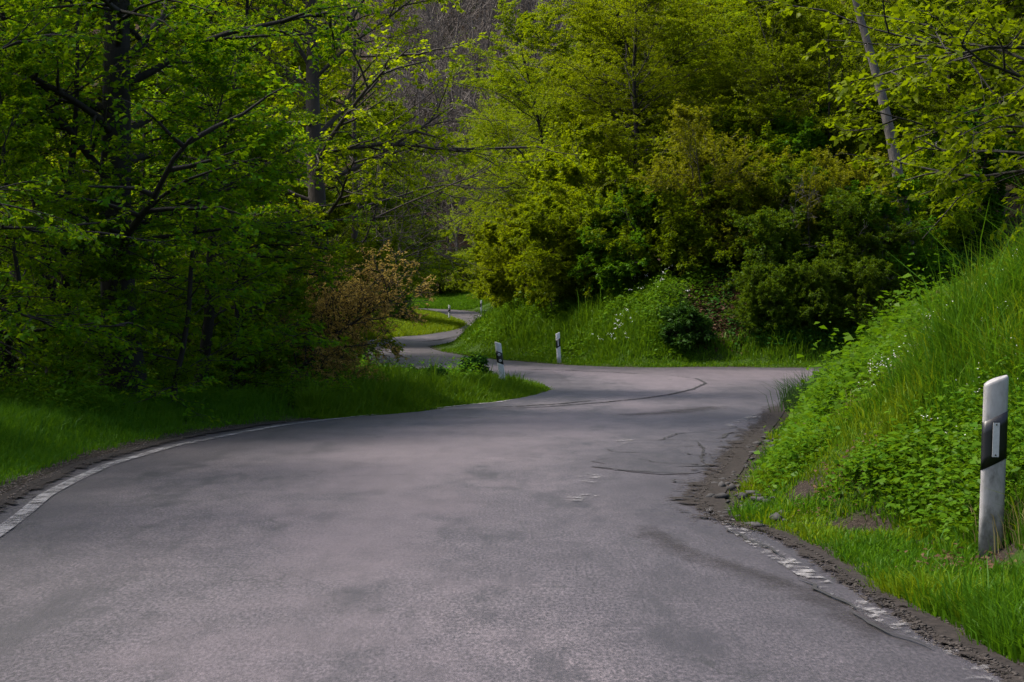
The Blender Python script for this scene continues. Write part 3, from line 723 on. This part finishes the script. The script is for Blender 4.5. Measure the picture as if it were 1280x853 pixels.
def make_tree(seed, h=10., r0=.16, lean=(0, 0), wander=.06, n1=30, t0=.12, R=3.2, shape='dome', ang=1.15, up1=.02, planar=.75,
              n2=9, n3=6, nl=12, leaf=.09, lw=.62, mat='yellow', bark='bark', leafy=1.0, stems=1, k3=2, lr2=.55, lr3=.5, nrm=.55, droop=0., trunk_pts=None, bias=None, twig_r=.006, azr=None):
    r = np.random.default_rng(seed)
    P0 = np.zeros((stems, 3)); 
    if stems > 1: P0[:, :2] = r.normal(0, .18, (stems, 2))
    D0 = np.tile(np.array([lean[0], lean[1], 1.]), (stems, 1))
    if stems > 1: D0[:, :2] += r.normal(0, .28, (stems, 2))
    hs = h * (np.ones(stems) if stems == 1 else r.uniform(.7, 1.05, stems))
    tr = grow(r, P0, D0, hs, 10, wander, .06 if stems > 1 else .02)
    if trunk_pts is not None:
        tp = np.asarray(trunk_pts, float); s = np.linspace(0, len(tp) - 1, 11)
        tr = np.stack([np.interp(s, np.arange(len(tp)), tp[:, i]) for i in range(3)], 1)[None]
        tr[0, 1:-1] = (tr[0, :-2] + 2 * tr[0, 1:-1] + tr[0, 2:]) / 4
    p1, d1, _, t1 = spawn(r, tr, hs, n1, t0, .99, ang, .2, 0., 1.)
    if shape == 'dome': f = np.sqrt(np.clip(1 - ((t1 - .42) / .6)**2, .03, 1))
    elif shape == 'skirt': f = np.clip(1.15 - .85 * t1, .15, 1)
    elif shape == 'top': f = np.sqrt(np.clip(1 - ((t1 - .7) / .42)**2, .05, 1))
    else: f = np.ones_like(t1)
    # upper limbs rise more steeply
    d1 = norm(d1 + np.array([0, 0, 1.]) * np.clip((t1 - .45) * 1.6, -.1, 1.2)[:, None])
    if bias is not None: d1 = norm(d1 * np.array([1, 1, 1]) + np.asarray(bias))
    L1 = R * f * r.uniform(.7, 1.2, len(t1))
    b1 = grow(r, p1, d1, L1, 6, .11, up1 - droop * .5)
    p2, d2, L2, t2 = spawn(r, b1, L1, n2, .18, 1., .85, .2, planar, lr2, .45)
    b2 = grow(r, p2, d2, L2, 4, .12, up1 * .5 - droop * .6)
    p3, d3, L3, t3 = spawn(r, b2, L2, n3, .12, 1., .8, .25, planar, lr3, .4)
    L3 = np.maximum(L3, .14)
    b3 = grow(r, p3, d3, L3, k3, .15, -droop * .8)
    rt = r0 * (1 if stems == 1 else .55)
    r1 = np.clip(rt * .32 * (1 - .65 * t1) * (L1 / R) ** .5, .010, None)
    tv = tubes(tr, np.full(stems, rt), np.full(stems, rt * .18), 8)
    if True:  # root flare
        vv = tv[0]; zz = vv[:, 2]; low = np.clip(1 - zz / (h * .06), 0, 1)
        vv[:, :2] *= (1 + .5 * low**2)[:, None] if stems == 1 else 1
    wood = join([tv, tubes(b1, r1, r1 * .25, 5), tubes(b2, np.repeat(r1 * .45, n2), np.full(len(b2), twig_r * .7), 4), tubes(b3, np.full(len(b3), twig_r * .8), np.full(len(b3), twig_r * .4), 3)])
    twood = mesh_np('trunk', wood[0], wood[1], mats=[M[bark]], smooth=True)
    if nl <= 0: return twood, None
    n3_ = len(b3); keep = r.random(n3_) < leafy
    b3 = b3[keep]; L3 = L3[keep]; n3_ = len(b3)
    t = r.uniform(.05, 1.05, (n3_, nl)); f = np.clip(t * k3, 0, k3 - 1e-3); i = f.astype(int); fr = (f - i)[..., None]
    ar = np.arange(n3_)[:, None]
    p = b3[ar, i] * (1 - fr) + b3[ar, i + 1] * fr + r.normal(0, leaf * .25, (n3_, nl, 3))
    tan = norm(b3[ar, i + 1] - b3[ar, i])
    side = norm(np.cross(tan, np.array([0, 0, 1.])) + 1e-6) * np.where(np.arange(nl) % 2, 1, -1)[None, :, None]
    D = norm(tan * .6 + side * .8 + r.normal(0, .35, p.shape) + np.array([0, 0, -.15]))
    Nn = norm(np.array([0, 0, 1.]) + r.normal(0, nrm, p.shape))
    Ls = leaf * r.uniform(.6, 1.25, (n3_, nl))
    V, Qd = leafquads(p.reshape(-1, 3), D.reshape(-1, 3), Nn.reshape(-1, 3), Ls.ravel(), Ls.ravel() * lw)
    tw = np.repeat(r.random(n3_), nl) * .5 + r.random(n3_ * nl) * .5
    crown = mesh_np('crown', V, Qd, mats=[M[mat]], rnd=tw)
    return twood, crown

def place(proto, name, x, y, label, cat='tree', group=None, s=1., rz=0., sink=.08, z=None, crown_name='crown', sz=None):
    e = bpy.data.objects.new(name, None); COL.objects.link(e)
    e.empty_display_size = .3
    e.location = (x, y, (H(x, y) if z is None else z) - sink); e.rotation_euler = (0, 0, rz); e.scale = (s, s, s if sz is None else sz)
    e['label'] = label; e['category'] = cat
    if group: e['group'] = group
    t, c = proto
    wn = 'trunk' if cat == 'tree' else 'stems'
    if t is not None: link(wn, t, e)
    if c is not None: link(crown_name if cat == 'tree' else 'foliage', c, e)
    return e

PR = {}
PR['horn_a'] = make_tree(101, h=11, r0=.17, n1=36, t0=.08, R=3.4, shape='dome', n2=9, n3=6, nl=15, leaf=.095, leafy=.8, mat='hornbeam', droop=.06, up1=-.01)
PR['horn_b'] = make_tree(102, h=10, r0=.13, n1=34, t0=.06, R=3.2, shape='skirt', n2=9, n3=6, nl=15, leaf=.095, leafy=.8, mat='hornbeam', droop=.05, wander=.09)
PR['horn_c'] = make_tree(103, h=9, r0=.17, n1=13, t0=.06, R=2.6, shape='dome', n2=9, n3=6, nl=15, leaf=.095, leafy=.8, mat='hornbeam', stems=4, droop=.03)
PR['big'] = make_tree(104, h=14, r0=.29, lean=(-.07, 0), wander=.03, n1=40, t0=.12, R=4.2, shape='dome', n2=9, n3=6, nl=18, leaf=.095, leafy=.95, mat='hornbeam', droop=.06)
PR['sparse'] = make_tree(105, h=13, r0=.27, wander=.04, n1=46, t0=.26, R=4.2, shape='dome', n2=9, n3=6, nl=22, leaf=.11, mat='lime', bark='bark_brown', leafy=.85, planar=.6, twig_r=.008)
PR['bare'] = make_tree(106, h=12, r0=.13, n1=30, t0=.2, R=4.4, n2=10, n3=7, nl=5, leaf=.06, mat='mid', bark='bark_brown', leafy=.15, planar=.5, twig_r=.008)
PR['hill_a'] = make_tree(111, h=13, r0=.17, n1=50, t0=.10, R=4.8, n2=10, n3=7, nl=30, leaf=.098, mat='yellow', droop=.05)
PR['hill_b'] = make_tree(112, h=12, r0=.15, n1=50, t0=.08, R=4.4, shape='skirt', n2=10, n3=7, nl=30, leaf=.098, mat='mid', droop=.04)
PR['hill_c'] = make_tree(113, h=14, r0=.18, n1=50, t0=.14, R=5.0, n2=10, n3=7, nl=30, leaf=.098, mat='yellow', leafy=.7, planar=.6)
PR['hill_d'] = make_tree(114, h=12, r0=.15, n1=13, t0=.12, R=3.8, n2=10, n3=7, nl=30, leaf=.098, mat='mid', stems=3)
PR['bush_g'] = make_tree(121, h=3.6, r0=.06, n1=9, t0=.03, R=1.7, n2=9, n3=6, nl=22, leaf=.10, mat='bright', stems=5, planar=.4)
PR['bush_m'] = make_tree(122, h=4.2, r0=.06, n1=9, t0=.03, R=1.9, n2=9, n3=6, nl=22, leaf=.10, mat='mid', stems=5, planar=.4)
PR['bush_b'] = make_tree(123, h=4.6, r0=.06, n1=9, t0=.03, R=1.9, n2=10, n3=7, nl=16, leaf=.075, mat='bud', stems=6, planar=.3, bark='bark_brown')
PR['bush_y'] = make_tree(124, h=4.5, r0=.06, n1=9, t0=.03, R=2., n2=9, n3=6, nl=22, leaf=.10, mat='yellow', stems=5, planar=.4)
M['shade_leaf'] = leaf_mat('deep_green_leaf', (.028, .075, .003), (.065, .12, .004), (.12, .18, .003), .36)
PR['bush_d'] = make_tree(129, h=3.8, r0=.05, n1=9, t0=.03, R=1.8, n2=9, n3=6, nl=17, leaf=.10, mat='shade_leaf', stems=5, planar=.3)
PR['blossom'] = make_tree(125, h=2.7, r0=.07, n1=9, t0=.06, R=1.25, n2=9, n3=7, nl=10, leaf=.055, mat='blossom', stems=4, planar=.3, bark='bark')
PR['copper'] = make_tree(128, h=2.6, r0=.055, n1=30, t0=.2, R=1.0, n2=8, n3=6, nl=10, leaf=.05, mat='blossom', leafy=.7, planar=.3, trunk_pts=[(0, 0, 0), (.18, 0, .5), (.52, 0, .74), (.92, 0, 1.17), (1.37, .05, 1.46), (1.86, .05, 1.75)], shape='x')
PR['ivy'] = make_tree(126, h=.7, r0=.02, n1=8, t0=.02, R=.6, n2=6, n3=5, nl=9, leaf=.09, mat='ivy', stems=5, planar=.3)
PR['horn_s'] = make_tree(107, h=6.5, r0=.06, n1=22, t0=.03, R=2.5, shape='skirt', n2=9, n3=6, nl=15, leaf=.095, leafy=.8, mat='hornbeam', droop=.06, wander=.08)
PR['twigs'] = make_tree(127, h=3.4, r0=.022, n1=5, t0=.3, R=1.0, n2=4, n3=2, nl=0, bark='bark_grey', stems=4, planar=.3, twig_r=.006)

# --- left side of the road
Lg = 'dark broadleaf trees lining the left verge'
place(PR['big'], 'hornbeam_tree', X(155, 25.2), 25.2, 'dark tree with the thickest trunk, at the left verge', group=Lg, rz=0)
place(PR['horn_a'], 'hornbeam_tree', X(248, 27.5), 27.5, 'dark leafy tree just right of the thickest trunk on the left verge', group=Lg, rz=2.1, s=.64)
place(PR['horn_c'], 'hornbeam_tree', X(85, 26), 26, 'dark tree with several thin stems beside the thickest trunk', group=Lg, rz=.6)
place(PR['horn_b'], 'hornbeam_tree', X(15, 24), 24, 'dark drooping tree at the left border of the picture', group=Lg, rz=1.2)
place(PR['horn_a'], 'hornbeam_tree', X(-110, 20.5), 20.5, 'dark tree leaning in from beyond the left border', group=Lg, rz=4.2, s=.85)
place(PR['horn_b'], 'hornbeam_tree', X(300, 31), 31, 'dark bushy tree nearest the copper coloured bush', group=Lg, rz=3.3, s=.56)
place(PR['horn_c'], 'hornbeam_tree', X(190, 31.5), 31.5, 'slim stemmed dark tree standing behind the thickest trunk', group=Lg, rz=2.2, s=.8)
place(PR['horn_a'], 'hornbeam_tree', -9.6, 13.0, 'dark tree outside the left border, the one closer to the camera', group=Lg, rz=1, s=.9)  # unseen tree carrying the wood on, added to shade the left verge
place(PR['horn_c'], 'hornbeam_tree', -9.0, 17.0, 'dark tree just outside the left border, beyond the closer one', group=Lg, rz=2.6, s=1.)  # second unseen tree, put in for its shadow on the verge grass
Lb = 'second row of trees in the left wood'
place(PR['hill_b'], 'woodland_tree', X(300, 47), 47, 'yellow green tree showing through gaps behind the dark left trees', group=Lb, rz=.4)
place(PR['hill_a'], 'woodland_tree', X(165, 49), 49, 'sunlit tree behind the thickest trunk', group=Lb, rz=1.4)
place(PR['hill_b'], 'woodland_tree', X(45, 47), 47, 'sunlit tree behind the several thin stems', group=Lb, rz=2.4)
place(PR['hill_d'], 'woodland_tree', X(-60, 56), 56, 'sunlit tree at the back by the left border', group=Lb, rz=3.4)
place(PR['sparse'], 'woodland_tree', X(405, 35), 35, 'brown trunked tree with thin yellow leaves and bare twigs above the copper bush', group=Lb, rz=.9, s=.9)
place(PR['bare'], 'bare_tree', X(455, 50), 50, 'nearly leafless tree reaching dark branches over the gap', rz=2.0, s=1.05)
place(PR['hill_b'], 'woodland_tree', X(395, 56), 56, 'green tree behind the brown trunked tree', group=Lb, rz=5.0, s=.95)
place(PR['hill_d'], 'woodland_tree', X(445, 74), 74, 'green tree left of the far road, behind the leafless tree', group=Lb, rz=.3)
place(PR['hill_b'], 'woodland_tree', X(482, 100), 100, 'dark green tree just left of the grey gap', group=Lb, rz=1.9, s=.95)
place(PR['hill_b'], 'woodland_tree', X(478, 128), 128, 'green tree leaning into the left side of the grey gap', group=Lb, rz=.7)
place(PR['hill_c'], 'woodland_tree', X(230, 60), 60, 'tall tree rising behind the left wood, right one of a pair', group=Lb, rz=2.9, s=1.15)
place(PR['hill_c'], 'woodland_tree', X(80, 62), 62, 'tall tree rising behind the left wood, left one of a pair', group=Lb, rz=4.9, s=1.15)
place(PR['hill_a'], 'woodland_tree', X(340, 78), 78, 'tall pale tree high up behind the brown trunk', group=Lb, rz=.9, s=1.25)
Lu = 'bushes under the left wood'
for pxx, dd, pk, s, lb in [(60, 33, 'bush_y', .8, 'yellow lit bush low behind the several thin stems'), (215, 34.5, 'bush_y', .8, 'yellow lit bush low right of the thickest trunk'),
                       (-30, 32, 'bush_y', .8, 'yellow lit bush low at the left border'), (330, 35, 'bush_m', .8, 'green bush between the dark trees and the copper bush'),
                       (120, 38, 'bush_y', 1., 'yellow lit bush seen left of the thickest trunk base'), (290, 31.5, 'bush_m', .55, 'small dark bush at the grass edge left of the copper bush')]:
    place(PR[pk], 'bush', X(pxx, dd), dd, lb, 'bush', Lu, s=s, rz=dd)
place(PR['copper'], 'copper_bush', X(352, 29.6), 29.6, 'copper leaved bush with one dark crooked stem leaning to the road', 'bush', s=1.02)
place(PR['blossom'], 'copper_bush', X(376, 31), 31, 'bushier copper leaved bush behind the crooked stem', 'bush', rz=2.5, s=.85)
place(PR['bush_m'], 'bush', X(325, 34), 34, 'green bush growing beside the copper bush', 'bush', Lu, s=.62, rz=1)
place(PR['bush_g'], 'bush', X(410, 44.5), 44.5, 'green bush hiding the left end of the bend', 'bush', s=.3, rz=1)
place(PR['bush_m'], 'bush', X(385, 47), 47, 'taller green bush behind the copper bush', 'bush', s=.7, rz=3)
place(PR['bush_b'], 'bush', X(405, 72), 72, 'brownish bush at the outside of the far left turn', 'bush', s=.7, rz=3)
place(PR['bush_g'], 'bush', X(488, 95), 95, 'dark round bush on the far grass inside the bend', 'bush', s=.62, rz=2)
place(PR['bush_g'], 'bush', X(470, 98), 98, 'green bush left of the dark round bush in the far bend', 'bush', s=.8, rz=4)
place(PR['ivy'], 'leafy_clump', X(592, 44.5), 44.5, 'dark leafy clump on the grass beside the leaning guide post', 'plant', s=.58)
place(PR['ivy'], 'leafy_clump', X(543, 38), 38, 'low dark clump on the grass below the copper bush', 'plant', s=.42, rz=1)
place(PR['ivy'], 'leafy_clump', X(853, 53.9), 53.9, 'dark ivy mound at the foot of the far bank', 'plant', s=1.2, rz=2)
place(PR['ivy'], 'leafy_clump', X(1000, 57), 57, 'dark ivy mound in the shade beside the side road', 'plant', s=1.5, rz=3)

Ls = 'young trees with low foliage at the left verge'
for i, (pxx, dd, s, lb) in enumerate([(-25, 21.3, .6, 'low dark young tree cut by the left border'), (75, 23.6, .5, 'short dark young tree in front of the several thin stems'), (160, 23.8, .42, 'shortest young tree right in front of the thickest trunk'), (45, 22.8, .75, 'dark young tree with foliage down to the grass near the left border'), (215, 24.2, .8, 'dark young tree hiding the right side of the thickest trunk'),
        (285, 27.5, .7, 'dark young tree with low foliage above the curve of the white line'), (118, 29, .9, 'dark young tree just left of and behind the thickest trunk'), (322, 30.5, .42, 'smallest dark young tree, beside the copper bush')]):
    place(PR['horn_s'], 'young_hornbeam', X(pxx, dd), dd, lb, 'tree', Ls, s=s, rz=i * 1.7)

# --- right hillside
Hg = 'spring trees on the right hillside'
hill = [(692, 80, 'hill_a', .95, 'yellow domed tree at the right edge of the gap'), (690, 108, 'hill_c', .9, 'yellow tree furthest along the hillside by the gap'),
        (745, 70, 'hill_b', .9, 'yellow green tree over the flowery bank'), (735, 92, 'hill_c', 1.05, 'tall yellow tree with curved bough behind the domed tree'),
        (800, 67, 'hill_a', .9, 'dense tree above the bright green bush'), (785, 88, 'hill_d', 1.1, 'several stemmed tree high up the middle of the hillside'),
        (875, 70, 'hill_d', .9, 'several stemmed tree above the brownish bush'), (880, 86, 'hill_b', 1.1, 'green tree high above the brownish bush'),
        (955, 66, 'hill_b', .85, 'green tree above the shaded slope'), (975, 82, 'hill_c', 1.1, 'tall tree high above the shaded slope'),
        (1035, 64, 'hill_d', .85, 'thin stemmed tree left of the leaning grey trunk'), (1070, 80, 'hill_a', 1.1, 'yellow tree high behind the leaning grey trunk'),
        (1180, 66, 'hill_b', .95, 'green tree behind the right bank'), (1190, 84, 'hill_c', 1.1, 'tall tree high at the upper right'), (648, 152, 'hill_c', 1.15, 'pale tree beyond the far road at the right side of the gap'), (655, 104, 'hill_c', .8, 'pale tree narrowing the gap above the far road'), (664, 118, 'hill_a', 1.1, 'tall yellow tree at the hilltop beside the gap'), (645, 96, 'hill_b', .62, 'small green tree at the left end of the hillside trees'), (840, 74, 'hill_c', .9, 'pale tree between the bright green bush and the brownish bush, higher up'), (920, 75, 'hill_a', .9, 'yellow tree behind the tall green bush over the fallen leaves'), (1000, 72, 'hill_a', .9, 'yellow tree over the bare pale twigs'), (1130, 73, 'hill_d', .9, 'several stemmed tree right behind the leaning grey trunk'), (1250, 64, 'hill_b', .8, 'green tree just over the right end of the bank crest'), (1290, 70, 'hill_d', 1., 'several stemmed tree at the right border'),
        (1310, 90, 'hill_a', 1.1, 'yellow tree furthest up at the right border'), (700, 128, 'hill_a', 1.1, 'pale tree at the hilltop left of centre'),
        (760, 112, 'hill_b', 1.2, 'tree at the hilltop in the middle'), (860, 108, 'hill_c', 1.2, 'tree at the hilltop above the brownish bush'), (970, 106, 'hill_a', 1.2, 'tree at the hilltop above the shaded slope'),
        (1090, 104, 'hill_b', 1.2, 'tree at the hilltop behind the leaning grey trunk')]
for i, (pxx, dd, pk, s, lb) in enumerate(hill):
    place(PR[pk], 'hillside_tree', X(pxx, dd), dd, lb, 'tree', Hg, s=s, rz=i * 1.9)
Hb = 'bushes along the foot of the right hillside'
bush = [(668, 84, 'bush_y', .9, 'yellow bush overhanging the furthest guide post'), (655, 66, 'bush_y', .85, 'yellow bush at the left end of the bushes above the flowery bank'), (697, 61.5, 'bush_y', .9, 'yellow bush above the flowery bank'),
        (735, 60, 'bush_m', .85, 'green bush just left of the bright green bush'), (785, 58.8, 'bush_g', .9, 'bright green bush above the grassy bank'), (838, 58.2, 'bush_m', .9, 'green bush right of the bright green bush'),
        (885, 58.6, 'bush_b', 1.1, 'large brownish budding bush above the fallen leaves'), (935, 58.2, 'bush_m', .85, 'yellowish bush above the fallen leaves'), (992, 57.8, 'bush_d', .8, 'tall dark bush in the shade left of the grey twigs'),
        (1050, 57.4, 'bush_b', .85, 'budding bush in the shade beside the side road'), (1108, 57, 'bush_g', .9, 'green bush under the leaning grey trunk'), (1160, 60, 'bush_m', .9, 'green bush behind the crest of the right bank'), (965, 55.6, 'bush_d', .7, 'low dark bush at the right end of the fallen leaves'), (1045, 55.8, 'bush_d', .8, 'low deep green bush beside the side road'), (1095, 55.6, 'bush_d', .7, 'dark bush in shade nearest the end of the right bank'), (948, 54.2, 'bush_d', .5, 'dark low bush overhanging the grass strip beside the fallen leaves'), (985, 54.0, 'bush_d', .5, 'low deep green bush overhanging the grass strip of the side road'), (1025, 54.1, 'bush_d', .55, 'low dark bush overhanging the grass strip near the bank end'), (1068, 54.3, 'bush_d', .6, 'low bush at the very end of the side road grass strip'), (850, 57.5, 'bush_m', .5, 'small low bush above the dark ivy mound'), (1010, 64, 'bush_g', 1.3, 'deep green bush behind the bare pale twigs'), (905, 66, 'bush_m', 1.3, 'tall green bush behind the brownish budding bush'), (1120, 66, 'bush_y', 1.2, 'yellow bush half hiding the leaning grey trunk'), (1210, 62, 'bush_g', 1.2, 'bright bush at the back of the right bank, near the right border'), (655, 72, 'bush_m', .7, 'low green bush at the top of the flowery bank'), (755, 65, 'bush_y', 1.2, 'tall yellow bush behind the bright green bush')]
for i, (pxx, dd, pk, s, lb) in enumerate(bush):
    place(PR[pk], 'bush', X(pxx, dd), dd, lb, 'bush', Hb, s=s, rz=i * 1.3)
for pxx, dd, s, rz, lb in [(1000, 56.5, 1., 0, 'pale bare twigs hanging over the shaded slope'), (1085, 55.5, .9, 2, 'pale bare twigs sticking up behind the right bank')]:
    place(PR['twigs'], 'bare_bush', X(pxx, dd), dd, lb, 'bush', 'bare bushes by the side road', s=s, rz=rz)

for pxx, dd, pk, s, rz, lb in [(546, 143.5, 'bush_m', .9, 0, 'bush at the foot of the far wood, left of the last guide post'), (578, 144, 'bush_m', .8, 2, 'bush at the foot of the far wood, just left of the last guide post'), (520, 146, 'bush_g', 1.2, 4, 'deep green bush beyond the end of the visible road')]:
    place(PR[pk], 'bush', X(pxx, dd), dd, lb, 'bush', 'bushes at the foot of the far wood', s=s, rz=rz)
for pxx, dd, s, rz, lb in [(560, 152, .95, 1, 'nearest leafless tree in the grey gap'), (530, 156, .9, 3, 'leafless tree at the left side of the grey gap'), (590, 158, .9, 5, 'leafless tree at the right side of the grey gap')]:
    place(PR['bare'], 'bare_tree', X(pxx, dd), dd, lb, 'tree', 'leafless trees in the gap', s=s, rz=rz)
# leaning grey trunk
dd = 58.; bx = X(1138, dd); bz = H(bx, dd)
tp = [(0, 0, 0), (-.25, 0, 2.2), (-.75, 0, 5.), (-1.3, .1, 7.2), (-2.0, .2, 9.5), (-2.4, .3, 12), (-2.5, .3, 14)]
place(make_tree(131, h=14, r0=.24, n1=22, t0=.78, R=3.8, n2=9, n3=6, nl=20, leaf=.12, mat='mid', bark='bark_grey', trunk_pts=tp, shape='top'), 'leaning_tree', bx, dd, 'tree with a bare leaning grey trunk behind the right bank')
# near tree on the bank, boughs reaching into the frame
dd = 20.5; bx = X(1372, dd)
place(make_tree(132, h=6.5, r0=.11, n1=38, t0=.08, R=3.1, n2=9, n3=6, nl=13, leaf=.10, lw=.72, mat='mid', bark='bark', shape='x', bias=(-.55, -.05, -.12), droop=.03, nrm=.6, planar=.6, lr2=.45, lr3=.45, leafy=.8), 'hazel_tree', bx, dd,
      'large leaved hazel hanging over the top of the right bank')

# far wood across the gap: one mass of leafless trees
def far_wood():
    r = np.random.default_rng(9); n = 420
    y = r.uniform(149, 300, n); x = (r.uniform(470, 720, n) - 640) / F * y
    z = samp(TZ, x, y) - .3
    Hh = r.uniform(11, 17, n)
    tr = grow(r, np.stack([x, y, z], 1), np.tile([0, 0, 1.], (n, 1)), Hh, 6, .04, .02)
    p1, d1, L1, t1 = spawn(r, tr, Hh, 16, .2, 1, .75, .2, 0, .38, .5)
    b1 = grow(r, p1, d1, L1, 4, .12, .08)
    p2, d2, L2, t2 = spawn(r, b1, L1, 11, .2, 1, .7, .2, 0, .6, .4)
    b2 = grow(r, p2, d2, L2, 2, .15, .05)
    V, Qd = join([tubes(tr, Hh * .013, Hh * .003, 5), tubes(b1, np.full(len(b1), .045), np.full(len(b1), .02), 3), tubes(b2, np.full(len(b2), .03), np.full(len(b2), .015), 3)])
    link('far_woods', mesh_np('far_woods', V, Qd, mats=[M['bark_far']]), kind='stuff', label='greyish brown leafless wood on the far hill through the gap')
far_wood()

# ------------------------------------------------------------------ guide posts
def prof(k=1.):
    p = [(-.068, -.022), (-.064, -.036), (-.050, -.044), (-.025, -.047), (0, -.048), (.025, -.047), (.050, -.044), (.064, -.036), (.068, -.022), (.058, .010), (.034, .046), (.012, .062), (-.012, .062), (-.034, .046), (-.058, .010)]
    return np.array(p) * k
def slab(name, z0, z1, sl, k, mat, parent, slope0=True, top_round=False):
    P = prof(k); n = len(P)
    def ring(zb, s, sc=1.): return np.column_stack([P * sc, zb + s * P[:, 0]])
    rings = [ring(z0, sl if slope0 else 0)]
    for t in (.25, .5, .75): rings.append(ring(z0 + (z1 - z0) * t, sl * (1 if slope0 else t * .6)))
    if top_round: rings += [ring(z1 - .022, sl), ring(z1 - .008, sl, .965), ring(z1, sl, .86)]
    else: rings.append(ring(z1, sl))
    V = np.concatenate(rings); m = len(rings)
    i = np.arange(n); j = (i + 1) % n
    Qd = np.concatenate([np.stack([a * n + i, a * n + j, (a + 1) * n + j, (a + 1) * n + i], 1) for a in range(m - 1)])
    me = mesh_np(name, V, Qd, mats=[mat])
    import bmesh
    bm = bmesh.new(); bm.from_mesh(me); bm.verts.ensure_lookup_table()
    bm.faces.new([bm.verts[a] for a in range(n)][::-1]); bm.faces.new([bm.verts[(m - 1) * n + a] for a in range(n)])
    bm.to_mesh(me); bm.free()
    return link(name, me, parent)
def bevbox(name, w, h, t, mat, parent, loc, ball=False):
    import bmesh
    bm = bmesh.new()
    if ball:
        bmesh.ops.create_cone(bm, cap_ends=True, segments=20, radius1=w / 2, radius2=w / 2 * .85, depth=t, matrix=Matrix.Rotation(math.pi / 2, 4, 'X'))
    else:
        bmesh.ops.create_cube(bm, size=1, matrix=Matrix.Diagonal((w, t, h, 1)))
        bmesh.ops.bevel(bm, geom=bm.edges[:], offset=.004, segments=2, affect='EDGES')
    me = bpy.data.meshes.new(name); bm.to_mesh(me); bm.free(); me.materials.append(mat)
    return link(name, me, parent, loc=loc)
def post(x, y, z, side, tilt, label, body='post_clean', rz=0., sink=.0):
    e = bpy.data.objects.new('guide_post', None); COL.objects.link(e); e.empty_display_size = .2
    e.location = (x, y, z - sink); e.rotation_euler = (0, tilt, rz)
    e['label'] = label; e['category'] = 'guide post'; e['group'] = 'white guide posts beside the road'
    s = .52 * side
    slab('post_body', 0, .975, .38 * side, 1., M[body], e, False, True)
    slab('black_band', .512, .772, s, 1.035, M['black'], e)
    slab('foot', -.35, .002, 0, .9, M['black'], e)
    fy = -.0505
    if side > 0:
        rf = bevbox('reflector', .044, .195, .008, M['reflector'], e, (0, fy - .003, .645))
        for zz in (.083, -.083): bevbox('rivet', .010, .01, .006, M['screw'], rf, (0, -.005, zz), True)
    else:
        for zz, xx in ((.708, -.006), (.575, .004)):
            rf = bevbox('reflector', .062, .062, .012, M['reflector'], e, (xx, fy - .005, zz), True)
            bevbox('rivet', .02, .02, .006, M['screw'], rf, (0, -.008, 0), True)
    return e
post(X(1236.5, 9.36), 9.36, .025, 1, math.radians(1.9), 'large nearby weathered guide post with one upright reflector, before the right bank', body='post')
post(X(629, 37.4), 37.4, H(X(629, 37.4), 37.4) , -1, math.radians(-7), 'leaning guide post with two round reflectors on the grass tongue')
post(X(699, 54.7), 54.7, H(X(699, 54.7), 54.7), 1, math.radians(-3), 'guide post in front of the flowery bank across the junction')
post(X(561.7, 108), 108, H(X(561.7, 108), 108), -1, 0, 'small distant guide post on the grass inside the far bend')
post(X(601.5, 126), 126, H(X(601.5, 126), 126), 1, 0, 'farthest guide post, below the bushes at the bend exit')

# ------------------------------------------------------------------ camera, light
cam = bpy.data.cameras.new('camera'); cam.lens = 60; cam.sensor_width = 36; cam.shift_y = (HOR - 426.5) / 1280
cam.clip_end = 2000; cam.clip_start = .1
co = bpy.data.objects.new('camera', cam); COL.objects.link(co)
co.location = (0, 0, CAMH); co.rotation_euler = (math.radians(90), 0, 0)
SC.camera = co

AZ, EL = math.radians(-82), math.radians(57)   # azimuth from +Y towards +X
sun = bpy.data.lights.new('sun', 'SUN'); sun.energy = 3.0; sun.angle = math.radians(12); sun.color = (1., .93, .82)
so = bpy.data.objects.new('sun', sun); COL.objects.link(so)
sd = Vector((math.sin(AZ) * math.cos(EL), math.cos(AZ) * math.cos(EL), math.sin(EL)))
so.rotation_euler = sd.to_track_quat('Z', 'Y').to_euler(); so.location = (-30, 10, 40)

wd = bpy.data.worlds.new('World'); SC.world = wd; wd.use_nodes = True
nt = wd.node_tree; bg = nt.nodes['Background']
sk = nt.nodes.new('ShaderNodeTexSky'); sk.sky_type = 'NISHITA'; sk.sun_disc = False
sk.sun_elevation = EL; sk.sun_rotation = AZ; sk.air_density = 1.0; sk.dust_density = 4.0; sk.ozone_density = 1.0
nt.links.new(sk.outputs[0], bg.inputs[0]); bg.inputs[1].default_value = .11

SC.view_settings.view_transform = 'Standard'; SC.view_settings.look = 'None'
SC.view_settings.exposure = 1.2; SC.view_settings.gamma = 1
SC.cycles.max_bounces = 6; SC.cycles.diffuse_bounces = 3; SC.cycles.transmission_bounces = 3; SC.cycles.transparent_max_bounces = 6; SC.cycles.glossy_bounces = 2
